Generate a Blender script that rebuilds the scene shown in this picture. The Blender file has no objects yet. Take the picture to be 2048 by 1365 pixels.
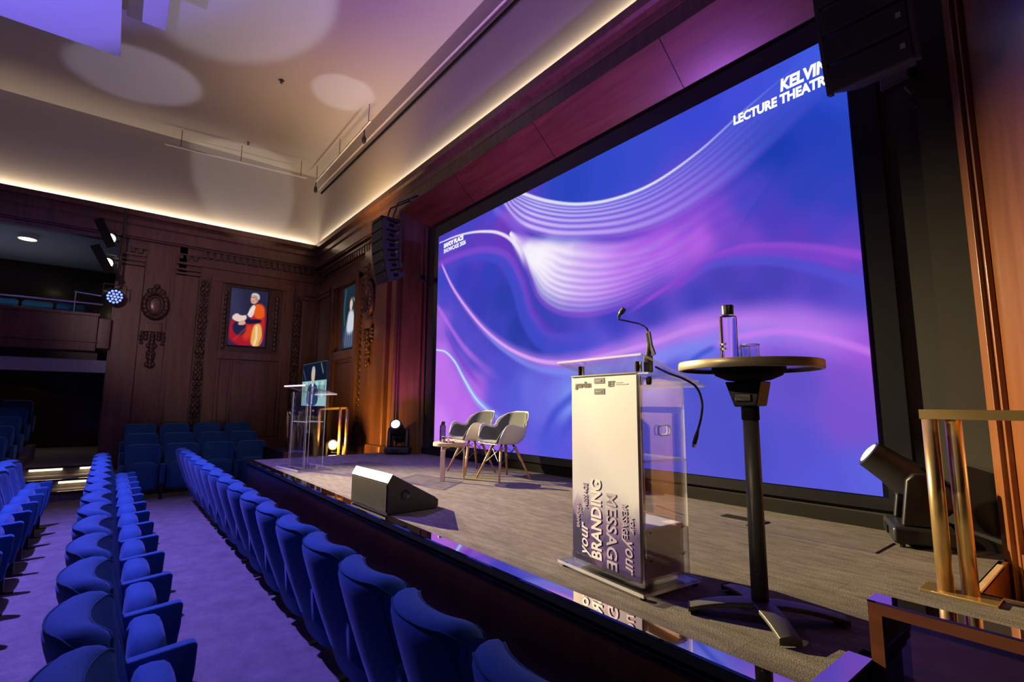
import bpy, math, random
import numpy as np
from mathutils import Vector, Matrix
random.seed(7); np.random.seed(7)
C = bpy.context.scene.collection
SC = bpy.context.scene
PI = math.pi
R = math.radians

# ------------------------------------------------------------------ camera
cam_d = bpy.data.cameras.new('camera'); cam = bpy.data.objects.new('camera', cam_d); C.objects.link(cam)
F_PX, YAW, PITCH, ROLL = 997.625, R(51.4046), R(7.2286), R(0.3985)
fw = Vector((-math.sin(YAW)*math.cos(PITCH), math.cos(YAW)*math.cos(PITCH), math.sin(PITCH)))
rt = Vector((math.cos(YAW), math.sin(YAW), 0)); up = rt.cross(fw)
rt2 = rt*math.cos(ROLL)+up*math.sin(ROLL); up2 = -rt*math.sin(ROLL)+up*math.cos(ROLL)
M = Matrix((rt2, up2, -fw)).transposed().to_4x4(); M.translation = (0, 0, 1.75)
cam.matrix_world = M
cam_d.sensor_width = 36; cam_d.lens = F_PX/2048*36; cam_d.clip_start = 0.05; cam_d.clip_end = 100
SC.camera = cam
# ------------------------------------------------------------------ world, view
SC.view_settings.view_transform = 'Standard'; SC.view_settings.look = 'None'
SC.view_settings.exposure = 0.0; SC.view_settings.gamma = 1.0; SC.view_settings.use_curve_mapping = False
w = bpy.data.worlds.new('world'); SC.world = w; w.use_nodes = True
w.node_tree.nodes['Background'].inputs[0].default_value = (0.30, 0.22, 0.45, 1)
w.node_tree.nodes['Background'].inputs[1].default_value = 0.02
SC.cycles.max_bounces = 8; SC.cycles.diffuse_bounces = 3; SC.cycles.glossy_bounces = 4
SC.cycles.transparent_max_bounces = 24; SC.cycles.caustics_reflective = False; SC.cycles.caustics_refractive = False
SC.cycles.sample_clamp_indirect = 4.0
# ------------------------------------------------------------------ lamps
def lamp(name, typ, loc, energy, color, target=None, **kw):
    d = bpy.data.lights.new(name, typ); d.energy = energy; d.color = color
    for k, v in kw.items(): setattr(d, k, v)
    o = bpy.data.objects.new(name, d); C.objects.link(o); o.location = loc
    if target is not None:
        o.rotation_euler = (Vector(target)-Vector(loc)).to_track_quat('-Z', 'Y').to_euler()
    return o
WARM = (1.0, 0.77, 0.40)
# the two gallery profile spots that key the stage (their barn doors cut the beam at the stage edge)
lamp('gallery_key_light', 'SPOT', (-13.2, -0.30, 5.20), 21000, WARM, (-2.4, 2.9, 0.85), spot_size=R(31), spot_blend=0.9, shadow_soft_size=0.005)
lamp('gallery_fill_light', 'SPOT', (-13.2, -0.30, 4.66), 4500, WARM, (-2.2, 2.9, 0.9), spot_size=R(24), spot_blend=0.7, shadow_soft_size=0.005)
# house-right key, mirror of the first
lamp('balcony_key_light', 'SPOT', (3.6, -1.5, 5.4), 900, (1.0, 0.80, 0.5), (-5.2, 3.6, 1.3), spot_size=R(20), spot_blend=0.5, shadow_soft_size=0.06)
# added soft fill that brightens the panelled side wall
lamp('side_wall_fill', 'SPOT', (4.4, -4.0, 5.2), 2300, (1.0, 0.66, 0.70), (-13.9, 1.7, 3.9), spot_size=R(17), spot_blend=0.8, shadow_soft_size=0.4)
# tight front-of-house special on the tall table and the lectern top
lamp('front_special_light', 'SPOT', (-4.5, -8.0, 6.2), 1500, (1.0, 0.78, 0.45), (-1.35, 2.2, 1.75), spot_size=R(6.5), spot_blend=0.5, shadow_soft_size=0.05)
# violet wash straight down over the seats
lamp('violet_wash_light', 'SPOT', (-7.4, -1.6, 6.6), 3700, (0.25, 0.17, 1.0), (-6.3, -0.3, 0.0), spot_size=R(84), spot_blend=0.75, shadow_soft_size=0.07)
# LED cove behind the cornice lips
lamp('cove_light', 'AREA', (-13.82, -3.9, 6.00), 120, (1.0, 0.80, 0.50), (-14.6, -3.9, 6.55), shape='RECTANGLE', size=15.8, size_y=0.04)
lamp('cove_light', 'AREA', (-6.4, 4.07, 6.00), 120, (1.0, 0.80, 0.50), (-6.4, 4.85, 6.55), shape='RECTANGLE', size=14.4, size_y=0.04)
# ceiling beams of the moving heads; the last is added to turn the panel violet
for loc, tgt, e, a, col in (
    ((-7.96, 3.81, 1.43), (-9.6, 3.2, 8.1), 480, 11, (0.85, 0.88, 1.0)),
    ((-1.27, 4.08, 1.50), (-8.3, 1.2, 8.1), 1700, 14, (0.75, 0.8, 1.0)),
    ((-9.12, 3.16, 1.08), (-11.6, -0.1, 8.1), 600, 15, (0.75, 0.72, 1.0)),
    ((-7.96, 3.81, 1.43), (-13.9, 2.3, 7.3), 620, 17, (0.9, 0.85, 0.75)),
    ((-7.0, -2.0, 3.6), (-7.2, -1.9, 6.8), 620, 74, (0.20, 0.15, 1.0)),
):
    lamp('ceiling_beam_light', 'SPOT', loc, e, col, tgt, spot_size=R(a), spot_blend=0.35, shadow_soft_size=0.03)
# amber uplights on the proscenium columns and an added warm fill for the ceiling glow
lamp('amber_uplight', 'SPOT', (-8.80, 2.9, 0.93), 400, (1.0, 0.50, 0.08), (-9.6, 4.3, 1.9), spot_size=R(110), spot_blend=0.9, shadow_soft_size=0.08)
lamp('amber_ceiling_fill', 'SPOT', (-9.6, 3.3, 4.9), 190, (1.0, 0.62, 0.2), (-9.8, 3.5, 8.1), spot_size=R(130), spot_blend=1.0, shadow_soft_size=0.3)
lamp('amber_uplight', 'SPOT', (-0.30, 3.42, 0.45), 16, (1.0, 0.45, 0.10), (-0.4, 3.9, 1.9), spot_size=R(120), spot_blend=0.9, shadow_soft_size=0.08)
lamp('magenta_uplight', 'SPOT', (-7.7, 3.3, 0.95), 110, (0.75, 0.06, 1.0), (-8.4, 4.2, 2.8), spot_size=R(60), spot_blend=0.9, shadow_soft_size=0.08)
lamp('magenta_uplight', 'SPOT', (-4.0, 3.0, 1.2), 1000, (0.52, 0.15, 1.0), (-4.3, 4.15, 5.3), spot_size=R(100), spot_blend=0.9, shadow_soft_size=0.08)
# weak fills added to lift the gallery ceiling and the recess below it
lamp('gallery_ceiling_fill', 'AREA', (-16.2, -3.0, 4.0), 10, (0.75, 0.8, 1.0), (-16.2, -3.0, 6), shape='RECTANGLE', size=3.0, size_y=4.0)
lamp('under_gallery_fill', 'AREA', (-16.8, -1.6, 2.55), 7, (1.0, 0.72, 0.6), (-16.2, -2.2, 0), shape='RECTANGLE', size=3.0, size_y=3.0)
# gallery downlight
lamp('gallery_downlight', 'SPOT', (-15.2, -1.75, 5.30), 10, (1.0, 0.8, 0.45), (-15.2, -1.75, 0), spot_size=R(110), spot_blend=0.6, shadow_soft_size=0.06)

# ------------------------------------------------------------------ materials
def newmat(name):
    m = bpy.data.materials.new(name); m.use_nodes = True
    nt = m.node_tree; return m, nt, nt.nodes['Principled BSDF']
def N(nt, typ, **kw):
    n = nt.nodes.new(typ)
    for k, v in kw.items(): setattr(n, k, v)
    return n
def L(nt, a, b): nt.links.new(a, b)
def simple(name, col, rough=0.5, metal=0.0, coat=0.0, sheen=0.0, spec=0.5, noise=0.0, nscale=40, bump=0.0):
    m, nt, b = newmat(name)
    b.inputs['Base Color'].default_value = (*col, 1); b.inputs['Roughness'].default_value = rough
    b.inputs['Metallic'].default_value = metal; b.inputs['Coat Weight'].default_value = coat
    b.inputs['Coat Roughness'].default_value = 0.08
    b.inputs['Sheen Weight'].default_value = sheen; b.inputs['Specular IOR Level'].default_value = spec
    if noise or bump:
        tc = N(nt, 'ShaderNodeTexCoord'); nz = N(nt, 'ShaderNodeTexNoise'); nz.inputs['Scale'].default_value = nscale; nz.inputs['Detail'].default_value = 4
        L(nt, tc.outputs['Object'], nz.inputs['Vector'])
        if noise:
            mx = N(nt, 'ShaderNodeMix', data_type='RGBA')
            mx.inputs[6].default_value = (*[c*(1-noise) for c in col], 1); mx.inputs[7].default_value = (*[min(1, c*(1+noise)) for c in col], 1)
            L(nt, nz.outputs['Fac'], mx.inputs[0]); L(nt, mx.outputs[2], b.inputs['Base Color'])
        if bump:
            bp = N(nt, 'ShaderNodeBump'); bp.inputs['Strength'].default_value = bump; bp.inputs['Distance'].default_value = 0.01
            L(nt, nz.outputs['Fac'], bp.inputs['Height']); L(nt, bp.outputs['Normal'], b.inputs['Normal'])
    return m
def wood(name, dark, light, scale=(6, 6, 0.5), rough=0.35, coat=0.25, spec=0.5):
    m, nt, b = newmat(name)
    tc = N(nt, 'ShaderNodeTexCoord'); mp = N(nt, 'ShaderNodeMapping'); mp.inputs['Scale'].default_value = scale
    n1 = N(nt, 'ShaderNodeTexNoise'); n1.inputs['Scale'].default_value = 2.2; n1.inputs['Detail'].default_value = 6; n1.inputs['Roughness'].default_value = 0.65; n1.inputs['Distortion'].default_value = 0.6
    cr = N(nt, 'ShaderNodeValToRGB'); cr.color_ramp.elements[0].position = 0.32; cr.color_ramp.elements[1].position = 0.7
    cr.color_ramp.elements[0].color = (*dark, 1); cr.color_ramp.elements[1].color = (*light, 1)
    L(nt, tc.outputs['Object'], mp.inputs['Vector']); L(nt, mp.outputs['Vector'], n1.inputs['Vector'])
    L(nt, n1.outputs['Fac'], cr.inputs['Fac']); L(nt, cr.outputs['Color'], b.inputs['Base Color'])
    b.inputs['Roughness'].default_value = rough; b.inputs['Coat Weight'].default_value = coat; b.inputs['Coat Roughness'].default_value = 0.12
    b.inputs['Specular IOR Level'].default_value = spec
    return m
def emit(name, col, s):
    m, nt, b = newmat(name)
    b.inputs['Base Color'].default_value = (0, 0, 0, 1); b.inputs['Emission Color'].default_value = (*col, 1); b.inputs['Emission Strength'].default_value = s
    return m
def attr_emit(name, strength, rough=0.35):
    m, nt, b = newmat(name)
    a = N(nt, 'ShaderNodeAttribute', attribute_name='art')
    b.inputs['Base Color'].default_value = (0.003, 0.003, 0.004, 1); b.inputs['Roughness'].default_value = 1.0; b.inputs['Specular IOR Level'].default_value = 0.0
    L(nt, a.outputs['Color'], b.inputs['Emission Color']); b.inputs['Emission Strength'].default_value = strength
    return m
def attr_print(name):
    m, nt, b = newmat(name)
    a = N(nt, 'ShaderNodeAttribute', attribute_name='art'); L(nt, a.outputs['Color'], b.inputs['Base Color']); b.inputs['Roughness'].default_value = 0.45
    return m
def clear(name, tint, refl=0.38, rough=0.02):
    m, nt, b = newmat(name)
    out = nt.nodes['Material Output']; nt.nodes.remove(b)
    t = N(nt, 'ShaderNodeBsdfTransparent'); t.inputs[0].default_value = (*tint, 1)
    g = N(nt, 'ShaderNodeBsdfGlossy'); g.inputs['Roughness'].default_value = rough; g.inputs[0].default_value = (0.95, 0.95, 1, 1)
    lw = N(nt, 'ShaderNodeFresnel'); lw.inputs[0].default_value = 1.49
    mu = N(nt, 'ShaderNodeMath', operation='MULTIPLY'); mu.inputs[1].default_value = refl
    mx = N(nt, 'ShaderNodeMixShader')
    L(nt, lw.outputs[0], mu.inputs[0]); L(nt, mu.outputs[0], mx.inputs[0]); L(nt, t.outputs[0], mx.inputs[1]); L(nt, g.outputs[0], mx.inputs[2]); L(nt, mx.outputs[0], out.inputs[0])
    return m
def edge_mat(name):
    m, nt, b = newmat(name)
    out = nt.nodes['Material Output']
    b.inputs['Base Color'].default_value = (0.80, 0.82, 0.85, 1); b.inputs['Roughness'].default_value = 0.15
    t = N(nt, 'ShaderNodeBsdfTransparent'); mx = N(nt, 'ShaderNodeMixShader'); mx.inputs[0].default_value = 0.52
    L(nt, t.outputs[0], mx.inputs[1]); L(nt, b.outputs[0], mx.inputs[2]); L(nt, mx.outputs[0], out.inputs[0])
    return m

MAT = {}
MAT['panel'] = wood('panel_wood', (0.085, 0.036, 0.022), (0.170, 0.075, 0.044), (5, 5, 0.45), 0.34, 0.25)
MAT['panel_dark'] = wood('carved_wood', (0.040, 0.018, 0.011), (0.090, 0.040, 0.024), (5, 5, 2), 0.42, 0.15)
MAT['soffit'] = wood('soffit_veneer', (0.085, 0.026, 0.012), (0.16, 0.055, 0.025), (0.5, 6, 6), 0.30, 0.35)
MAT['jamb'] = wood('jamb_veneer', (0.13, 0.042, 0.012), (0.21, 0.075, 0.022), (5, 5, 0.35), 0.34, 0.25)
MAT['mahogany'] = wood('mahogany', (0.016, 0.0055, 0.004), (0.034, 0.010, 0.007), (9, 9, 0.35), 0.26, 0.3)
MAT['lip'] = wood('lacquered_lip', (0.020, 0.008, 0.006), (0.040, 0.014, 0.010), (0.6, 5, 5), 0.06, 1.0)
MAT['lip'].node_tree.nodes['Principled BSDF'].inputs['IOR'].default_value = 3.4
MAT['lip'].node_tree.nodes['Principled BSDF'].inputs['Coat Weight'].default_value = 0.0
MAT['lip'].node_tree.nodes['Principled BSDF'].inputs['Roughness'].default_value = 0.03
MAT['mirror_lip'] = simple('mirror_lacquer', (0.72, 0.64, 0.68), 0.03, 1.0)
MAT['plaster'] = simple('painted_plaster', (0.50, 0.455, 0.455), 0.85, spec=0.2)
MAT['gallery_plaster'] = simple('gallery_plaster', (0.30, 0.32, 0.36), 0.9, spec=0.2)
MAT['white'] = simple('white_paint', (0.75, 0.73, 0.70), 0.5)
MAT['black'] = simple('black_plastic', (0.012, 0.012, 0.014), 0.38)
MAT['matt_black'] = simple('matt_black', (0.013, 0.012, 0.011), 0.85, spec=0.1)
MAT['worn_black'] = simple('worn_black_paint', (0.016, 0.014, 0.008), 0.75, spec=0.12, noise=0.7, nscale=9)
MAT['backwall'] = simple('charcoal_wall', (0.028, 0.026, 0.024), 0.75, spec=0.3)
MAT['bezel'] = simple('screen_bezel', (0.004, 0.004, 0.007), 0.35)
MAT['grille'] = simple('speaker_grille', (0.030, 0.028, 0.026), 0.6, noise=0.5, nscale=300)
MAT['cabinet'] = simple('speaker_cabinet', (0.065, 0.060, 0.066), 0.5)
MAT['brass'] = simple('polished_brass', (0.78, 0.55, 0.24), 0.24, 0.85)
MAT['steel'] = simple('brushed_steel', (0.62, 0.62, 0.64), 0.25, 1.0)
MAT['chrome'] = simple('chrome', (0.80, 0.80, 0.82), 0.10, 1.0)
MAT['velvet'] = simple('blue_velvet', (0.026, 0.125, 0.30), 0.85, sheen=0.25, spec=0.2, noise=0.18, nscale=60, bump=0.05)
MAT['velvet'].node_tree.nodes['Principled BSDF'].inputs['Sheen Tint'].default_value = (0.5, 0.6, 1, 1)
MAT['seatmetal'] = simple('dark_seat_metal', (0.05, 0.05, 0.055), 0.4, 0.7)
MAT['seam'] = simple('seat_piping', (0.018, 0.09, 0.17), 0.8, spec=0.2)
MAT['graphite'] = simple('graphite_metal', (0.085, 0.080, 0.078), 0.45, 0.25)
MAT['tableshine'] = simple('dark_laminate', (0.025, 0.026, 0.03), 0.12, 0.0, coat=0.4)
MAT['champagne'] = simple('champagne_rim', (0.50, 0.42, 0.27), 0.38, 0.45)
MAT['birch'] = wood('birch', (0.52, 0.36, 0.17), (0.66, 0.48, 0.25), (3, 3, 0.5), 0.45, 0.1)
MAT['beech'] = wood('beech_leg', (0.42, 0.22, 0.07), (0.55, 0.31, 0.11), (6, 6, 0.5), 0.45, 0.1)
MAT['shell'] = simple('white_shell', (0.72, 0.70, 0.66), 0.4)
MAT['felt'] = simple('grey_green_felt', (0.105, 0.115, 0.095), 0.95, sheen=0.2, spec=0.1, noise=0.15, nscale=120)
MAT['acrylic'] = clear('clear_acrylic', (0.965, 0.97, 0.985))
MAT['acrylic_edge'] = edge_mat('acrylic_edge')
MAT['glass'] = clear('drinking_glass', (0.90, 0.91, 0.93), 1.6, 0.03)
MAT['refract'] = simple('solid_glass', (0.97, 0.98, 1.0), 0.0); MAT['refract'].node_tree.nodes['Principled BSDF'].inputs['Transmission Weight'].default_value = 1.0; MAT['refract'].node_tree.nodes['Principled BSDF'].inputs['IOR'].default_value = 1.40
MAT['darkglass'] = clear('smoked_bottle', (0.45, 0.42, 0.48), 1.4, 0.05)
MAT['frosted'] = simple('frosted_panel', (0.70, 0.70, 0.74), 0.3, spec=0.5)
MAT['print_white'] = simple('print_white', (0.75, 0.74, 0.76), 0.5)
MAT['print_lilac'] = simple('print_lilac', (0.46, 0.40, 0.52), 0.5)
MAT['print_dark'] = simple('print_black', (0.02, 0.02, 0.022), 0.5)
MAT['print_slate'] = simple('print_slate', (0.045, 0.055, 0.075), 0.5)
MAT['print_mid'] = simple('print_grey', (0.35, 0.33, 0.32), 0.5)
MAT['rubber'] = simple('rubber_cable', (0.012, 0.012, 0.012), 0.45)
MAT['lens_white'] = emit('lamp_lens_white', (0.85, 0.93, 1.0), 14)
MAT['lens_soft'] = emit('lamp_lens_soft', (0.85, 0.93, 0.95), 2.5)
MAT['lens_warm'] = emit('lamp_lens_warm', (1.0, 0.85, 0.45), 40)
MAT['lens_blue'] = emit('lamp_lens_blue', (0.16, 0.24, 1.0), 2.6)
MAT['ledstrip'] = emit('led_strip', (1.0, 0.78, 0.42), 2.2)
MAT['covestrip'] = emit('cove_led', (1.0, 0.80, 0.46), 6)
MAT['downlight'] = emit('downlight_lamp', (1.0, 0.82, 0.45), 6)
MAT['screen'] = attr_emit('led_wall_picture', 1.0)
MAT['portrait'] = attr_emit('portrait_picture', 1.0)
MAT['screentext'] = emit('led_wall_lettering', (0.95, 0.95, 1.0), 1.15)
MAT['banner'] = attr_print('printed_banner')

def carpet(name, c1, c2, mscale, nscale, streak=True):
    m, nt, b = newmat(name)
    tc = N(nt, 'ShaderNodeTexCoord'); mp = N(nt, 'ShaderNodeMapping'); mp.inputs['Scale'].default_value = mscale
    n1 = N(nt, 'ShaderNodeTexNoise'); n1.inputs['Scale'].default_value = nscale; n1.inputs['Detail'].default_value = 5; n1.inputs['Roughness'].default_value = 0.7
    n2 = N(nt, 'ShaderNodeTexNoise'); n2.inputs['Scale'].default_value = 170; n2.inputs['Detail'].default_value = 3
    L(nt, tc.outputs['Object'], mp.inputs['Vector']); L(nt, mp.outputs['Vector'], n1.inputs['Vector']); L(nt, tc.outputs['Object'], n2.inputs['Vector'])
    cr = N(nt, 'ShaderNodeValToRGB'); cr.color_ramp.elements[0].position = 0.3; cr.color_ramp.elements[1].position = 0.72
    cr.color_ramp.elements[0].color = (*c1, 1); cr.color_ramp.elements[1].color = (*c2, 1)
    L(nt, n1.outputs['Fac'], cr.inputs['Fac'])
    mx = N(nt, 'ShaderNodeMix', data_type='RGBA', blend_type='OVERLAY'); mx.inputs[0].default_value = 0.75
    L(nt, cr.outputs['Color'], mx.inputs[6]); L(nt, n2.outputs['Fac'], mx.inputs[7])
    col = mx.outputs[2]
    if streak:   # carpet planks laid along the stage, each slightly different
        bk = N(nt, 'ShaderNodeTexBrick'); bk.inputs['Scale'].default_value = 1.0; bk.offset = 0.37
        bk.inputs['Color1'].default_value = (0.92, 0.92, 0.92, 1); bk.inputs['Color2'].default_value = (1.08, 1.08, 1.08, 1); bk.inputs['Mortar'].default_value = (0.75, 0.75, 0.75, 1)
        bk.inputs['Mortar Size'].default_value = 0.0025; bk.inputs['Brick Width'].default_value = 1.0; bk.inputs['Row Height'].default_value = 0.25
        L(nt, tc.outputs['Object'], bk.inputs['Vector'])
        m2 = N(nt, 'ShaderNodeMix', data_type='RGBA', blend_type='MULTIPLY'); m2.inputs[0].default_value = 1
        L(nt, col, m2.inputs[6]); L(nt, bk.outputs['Color'], m2.inputs[7]); col = m2.outputs[2]
    L(nt, col, b.inputs['Base Color'])
    bp = N(nt, 'ShaderNodeBump'); bp.inputs['Strength'].default_value = 0.5; bp.inputs['Distance'].default_value = 0.006
    L(nt, n2.outputs['Fac'], bp.inputs['Height']); L(nt, bp.outputs['Normal'], b.inputs['Normal'])
    b.inputs['Roughness'].default_value = 0.95; b.inputs['Specular IOR Level'].default_value = 0.1
    return m
MAT['stage_carpet'] = carpet('stage_carpet', (0.095, 0.084, 0.070), (0.185, 0.168, 0.143), (1.6, 7, 1), 3.2)
MAT['floor_carpet'] = carpet('auditorium_carpet', (0.17, 0.15, 0.165), (0.27, 0.245, 0.26), (3, 3, 1), 1.6, False)

# ------------------------------------------------------------------ geometry helpers
class MB:
    def __init__(s): s.v = []; s.f = []; s.m = []
    def add(s, verts, faces, mi=0):
        o = len(s.v); s.v += [tuple(p) for p in verts]
        for f in faces: s.f.append(tuple(i+o for i in f)); s.m.append(mi)
        return s
    def box(s, x0, x1, y0, y1, z0, z1, mi=0):
        v = [(x, y, z) for z in (z0, z1) for y in (y0, y1) for x in (x0, x1)]
        return s.add(v, [(0, 2, 3, 1), (4, 5, 7, 6), (0, 1, 5, 4), (2, 6, 7, 3), (0, 4, 6, 2), (1, 3, 7, 5)], mi)
    def prism(s, poly, a0, a1, axis='z', mi=0):
        n = len(poly)
        def P(p, a):
            return (p[0], p[1], a) if axis == 'z' else ((a, p[0], p[1]) if axis == 'x' else (p[0], a, p[1]))
        v = [P(p, a0) for p in poly]+[P(p, a1) for p in poly]
        f = [tuple(range(n))[::-1], tuple(range(n, 2*n))]+[(i, (i+1) % n, n+(i+1) % n, n+i) for i in range(n)]
        return s.add(v, f, mi)
    def lathe(s, prof, c=(0, 0, 0), n=24, mi=0, sx=1, sy=1):
        v = []; f = []
        for r, z in prof:
            for k in range(n):
                a = 2*PI*k/n; v.append((c[0]+r*sx*math.cos(a), c[1]+r*sy*math.sin(a), c[2]+z))
        for i in range(len(prof)-1):
            for k in range(n):
                f.append((i*n+k, i*n+(k+1) % n, (i+1)*n+(k+1) % n, (i+1)*n+k))
        f.append(tuple(range(n))[::-1]); f.append(tuple((len(prof)-1)*n+k for k in range(n)))
        return s.add(v, f, mi)
    def tube(s, pts, r, n=10, mi=0, sq=False):
        pts = [Vector(p) for p in pts]
        rs = r if isinstance(r, (list, tuple)) else [r]*len(pts)
        v = []; f = []
        t0 = (pts[1]-pts[0]).normalized()
        u = t0.orthogonal().normalized() if abs(t0.z) > 0.9 else t0.cross(Vector((0, 0, 1))).normalized()
        if abs(t0.z) > 0.9: u = Vector((1, 0, 0))
        ph = PI/4 if sq else 0
        if sq: n = 4
        for i, p in enumerate(pts):
            t = (pts[min(i+1, len(pts)-1)]-pts[max(i-1, 0)]).normalized()
            u = (u-t*u.dot(t)).normalized(); b = t.cross(u)
            for k in range(n):
                a = 2*PI*k/n+ph; v.append(p+(u*math.cos(a)+b*math.sin(a))*rs[i])
        for i in range(len(pts)-1):
            for k in range(n): f.append((i*n+k, i*n+(k+1) % n, (i+1)*n+(k+1) % n, (i+1)*n+k))
        f.append(tuple(range(n))[::-1]); f.append(tuple((len(pts)-1)*n+k for k in range(n)))
        return s.add(v, f, mi)
    def grid(s, fn, nu, nv, mi=0, wrapv=False):
        v = [fn(i/nu, j/nv) for i in range(nu+1) for j in range(nv+(0 if wrapv else 1))]
        k = nv if wrapv else nv+1
        f = [(i*k+j, (i+1)*k+j, (i+1)*k+(j+1) % k, i*k+(j+1) % k) for i in range(nu) for j in range(nv)]
        return s.add(v, f, mi)
    def sphere(s, c, r, n=12, mi=0, sc=(1, 1, 1)):
        prof = [(max(1e-4, r*math.sin(PI*i/(n//2+2))), -r*math.cos(PI*i/(n//2+2))) for i in range(n//2+3)]
        o = len(s.v); s.lathe(prof, (0, 0, 0), n, mi)
        s.v[o:] = [(c[0]+p[0]*sc[0], c[1]+p[1]*sc[1], c[2]+p[2]*sc[2]) for p in s.v[o:]]
        return s
    def xform(s, mtx, start=0):
        s.v[start:] = [tuple(mtx @ Vector(p)) for p in s.v[start:]]; return s
    def build(s, name, mats, parent=None, bevel=0, smooth=False, loc=None, seg=2, weld=True):
        me = bpy.data.meshes.new(name); me.from_pydata(s.v, [], s.f); me.update()
        if not isinstance(mats, (list, tuple)): mats = [mats]
        for m in mats: me.materials.append(MAT[m] if isinstance(m, str) else m)
        me.polygons.foreach_set('material_index', s.m)
        if smooth: me.polygons.foreach_set('use_smooth', [True]*len(me.polygons))
        o = bpy.data.objects.new(name, me); C.objects.link(o)
        if loc: o.location = loc
        if parent: o.parent = parent
        if bevel:
            b = o.modifiers.new('bevel', 'BEVEL'); b.width = bevel; b.segments = seg; b.limit_method = 'ANGLE'; b.angle_limit = R(40)
            me.polygons.foreach_set('use_smooth', [True]*len(me.polygons))
            wn = o.modifiers.new('normals', 'WEIGHTED_NORMAL'); wn.keep_sharp = True
        return o
def autosmooth(o, deg=35):
    me = o.data
    me.polygons.foreach_set('use_smooth', [True]*len(me.polygons))
    try: me.set_sharp_from_angle(angle=R(deg))
    except Exception: pass
    return o
def tag(o, label, cat, group=None, kind=None):
    o['label'] = label; o['category'] = cat
    if group: o['group'] = group
    if kind: o['kind'] = kind
    return o
def thing(name, label, cat, loc=(0, 0, 0), rz=0, group=None):
    o = bpy.data.objects.new(name, None); o.empty_display_size = 0.1; C.objects.link(o); o.location = loc; o.rotation_euler = (0, 0, rz)
    return tag(o, label, cat, group)
def struct(o): o['kind'] = 'structure'; return o
def kids(o): return [c for c in bpy.data.objects if c.parent == o]
def dup(root, loc, rz, label, group=None, skip=()):
    r = root.copy(); C.objects.link(r); r.location = loc; r.rotation_euler = (0, 0, rz); r['label'] = label
    if group: r['group'] = group
    for ch in KIDS[root.name]:
        if ch.get('_tag') in skip: continue
        c = ch.copy(); C.objects.link(c); c.parent = r
        for g in KIDS.get(ch.name, []):
            d = g.copy(); C.objects.link(d); d.parent = c
    return r
KIDS = {}
def remember(root):
    allo = [o for o in bpy.data.objects if o.parent]
    KIDS[root.name] = [o for o in allo if o.parent == root]
    for k in KIDS[root.name]: KIDS[k.name] = [o for o in allo if o.parent == k]
def text_mesh(name, s, size, mat, parent, mtx, bold=0.0, shear=0.0, align='LEFT', extrude=0.0015, width=None):
    cu = bpy.data.curves.new(name, 'FONT'); cu.body = s; cu.size = size; cu.offset = bold; cu.shear = shear; cu.align_x = align; cu.extrude = extrude; cu.resolution_u = 3
    t = bpy.data.objects.new(name, cu); C.objects.link(t)
    bpy.context.view_layer.update()
    me = bpy.data.meshes.new_from_object(t.evaluated_get(bpy.context.evaluated_depsgraph_get()))
    bpy.data.objects.remove(t); bpy.data.curves.remove(cu)
    if width:
        xs = [v.co.x for v in me.vertices]; k = width/(max(xs)-min(xs)); me.transform(Matrix.Diagonal((k, 1, 1, 1)))
    me.transform(mtx); me.materials.clear(); me.materials.append(MAT[mat])
    me.name = name
    o = bpy.data.objects.new(name, me); C.objects.link(o)
    if parent: o.parent = parent
    return o
# text standing on a wall that faces -y: text x -> +x, text y -> +z, normal -> -y
def wall_tm(x, y, z, rot=0.0):
    return Matrix.Translation((x, y, z)) @ Matrix.Rotation(PI/2, 4, 'X') @ Matrix.Rotation(rot, 4, 'Z')
def srgb(c):
    c = np.asarray(c, float)/255.0
    return np.where(c <= 0.04045, c/12.92, ((c+0.055)/1.055)**2.4)
def segdist(P, line):
    """distance of points P (n,2) to a polyline, with the parameter 0..1 along it and the signed side"""
    line = np.asarray(line, float); d = np.full(len(P), 1e9); t = np.zeros(len(P)); sd = np.zeros(len(P))
    Ls = np.r_[0, np.cumsum(np.linalg.norm(np.diff(line, axis=0), axis=1))]
    for i in range(len(line)-1):
        a, b = line[i], line[i+1]; ab = b-a; q = P-a
        k = np.clip((q@ab)/(ab@ab), 0, 1); r = q-k[:, None]*ab; dd = np.hypot(r[:, 0], r[:, 1]); m = dd < d
        d[m] = dd[m]; t[m] = ((Ls[i]+k*(Ls[i+1]-Ls[i]))/Ls[-1])[m]; sd[m] = np.sign(ab[0]*q[:, 1]-ab[1]*q[:, 0])[m]
    return d, t, sd
def smooth_line(pts, n=40):
    pts = np.asarray(pts, float); k = np.r_[0, np.cumsum(np.linalg.norm(np.diff(pts, axis=0), axis=1))]
    out = []
    m = np.gradient(pts, k, axis=0)
    for t in np.linspace(0, k[-1], n):
        i = min(np.searchsorted(k, t, side='right')-1, len(k)-2); h = k[i+1]-k[i]; u = (t-k[i])/h
        out.append((2*u**3-3*u**2+1)*pts[i]+(u**3-2*u**2+u)*h*m[i]+(-2*u**3+3*u**2)*pts[i+1]+(u**3-u**2)*h*m[i+1])
    return np.array(out)
def inside(P, poly):
    poly = np.asarray(poly, float); c = np.zeros(len(P), bool); j = len(poly)-1
    for i in range(len(poly)):
        a, b = poly[i], poly[j]
        m = ((a[1] > P[:, 1]) != (b[1] > P[:, 1]))
        with np.errstate(divide='ignore', invalid='ignore'):
            xi = (b[0]-a[0])*(P[:, 1]-a[1])/(b[1]-a[1])+a[0]
        c ^= m & (P[:, 0] < xi); j = i
    return c
def sstep(a, b, x):
    t = np.clip((x-a)/(b-a), 0, 1); return t*t*(3-2*t)
def blend(col, rgb, a): 
    col += (np.asarray(rgb, float)-col)*np.clip(a, 0, 1)[:, None]
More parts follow.
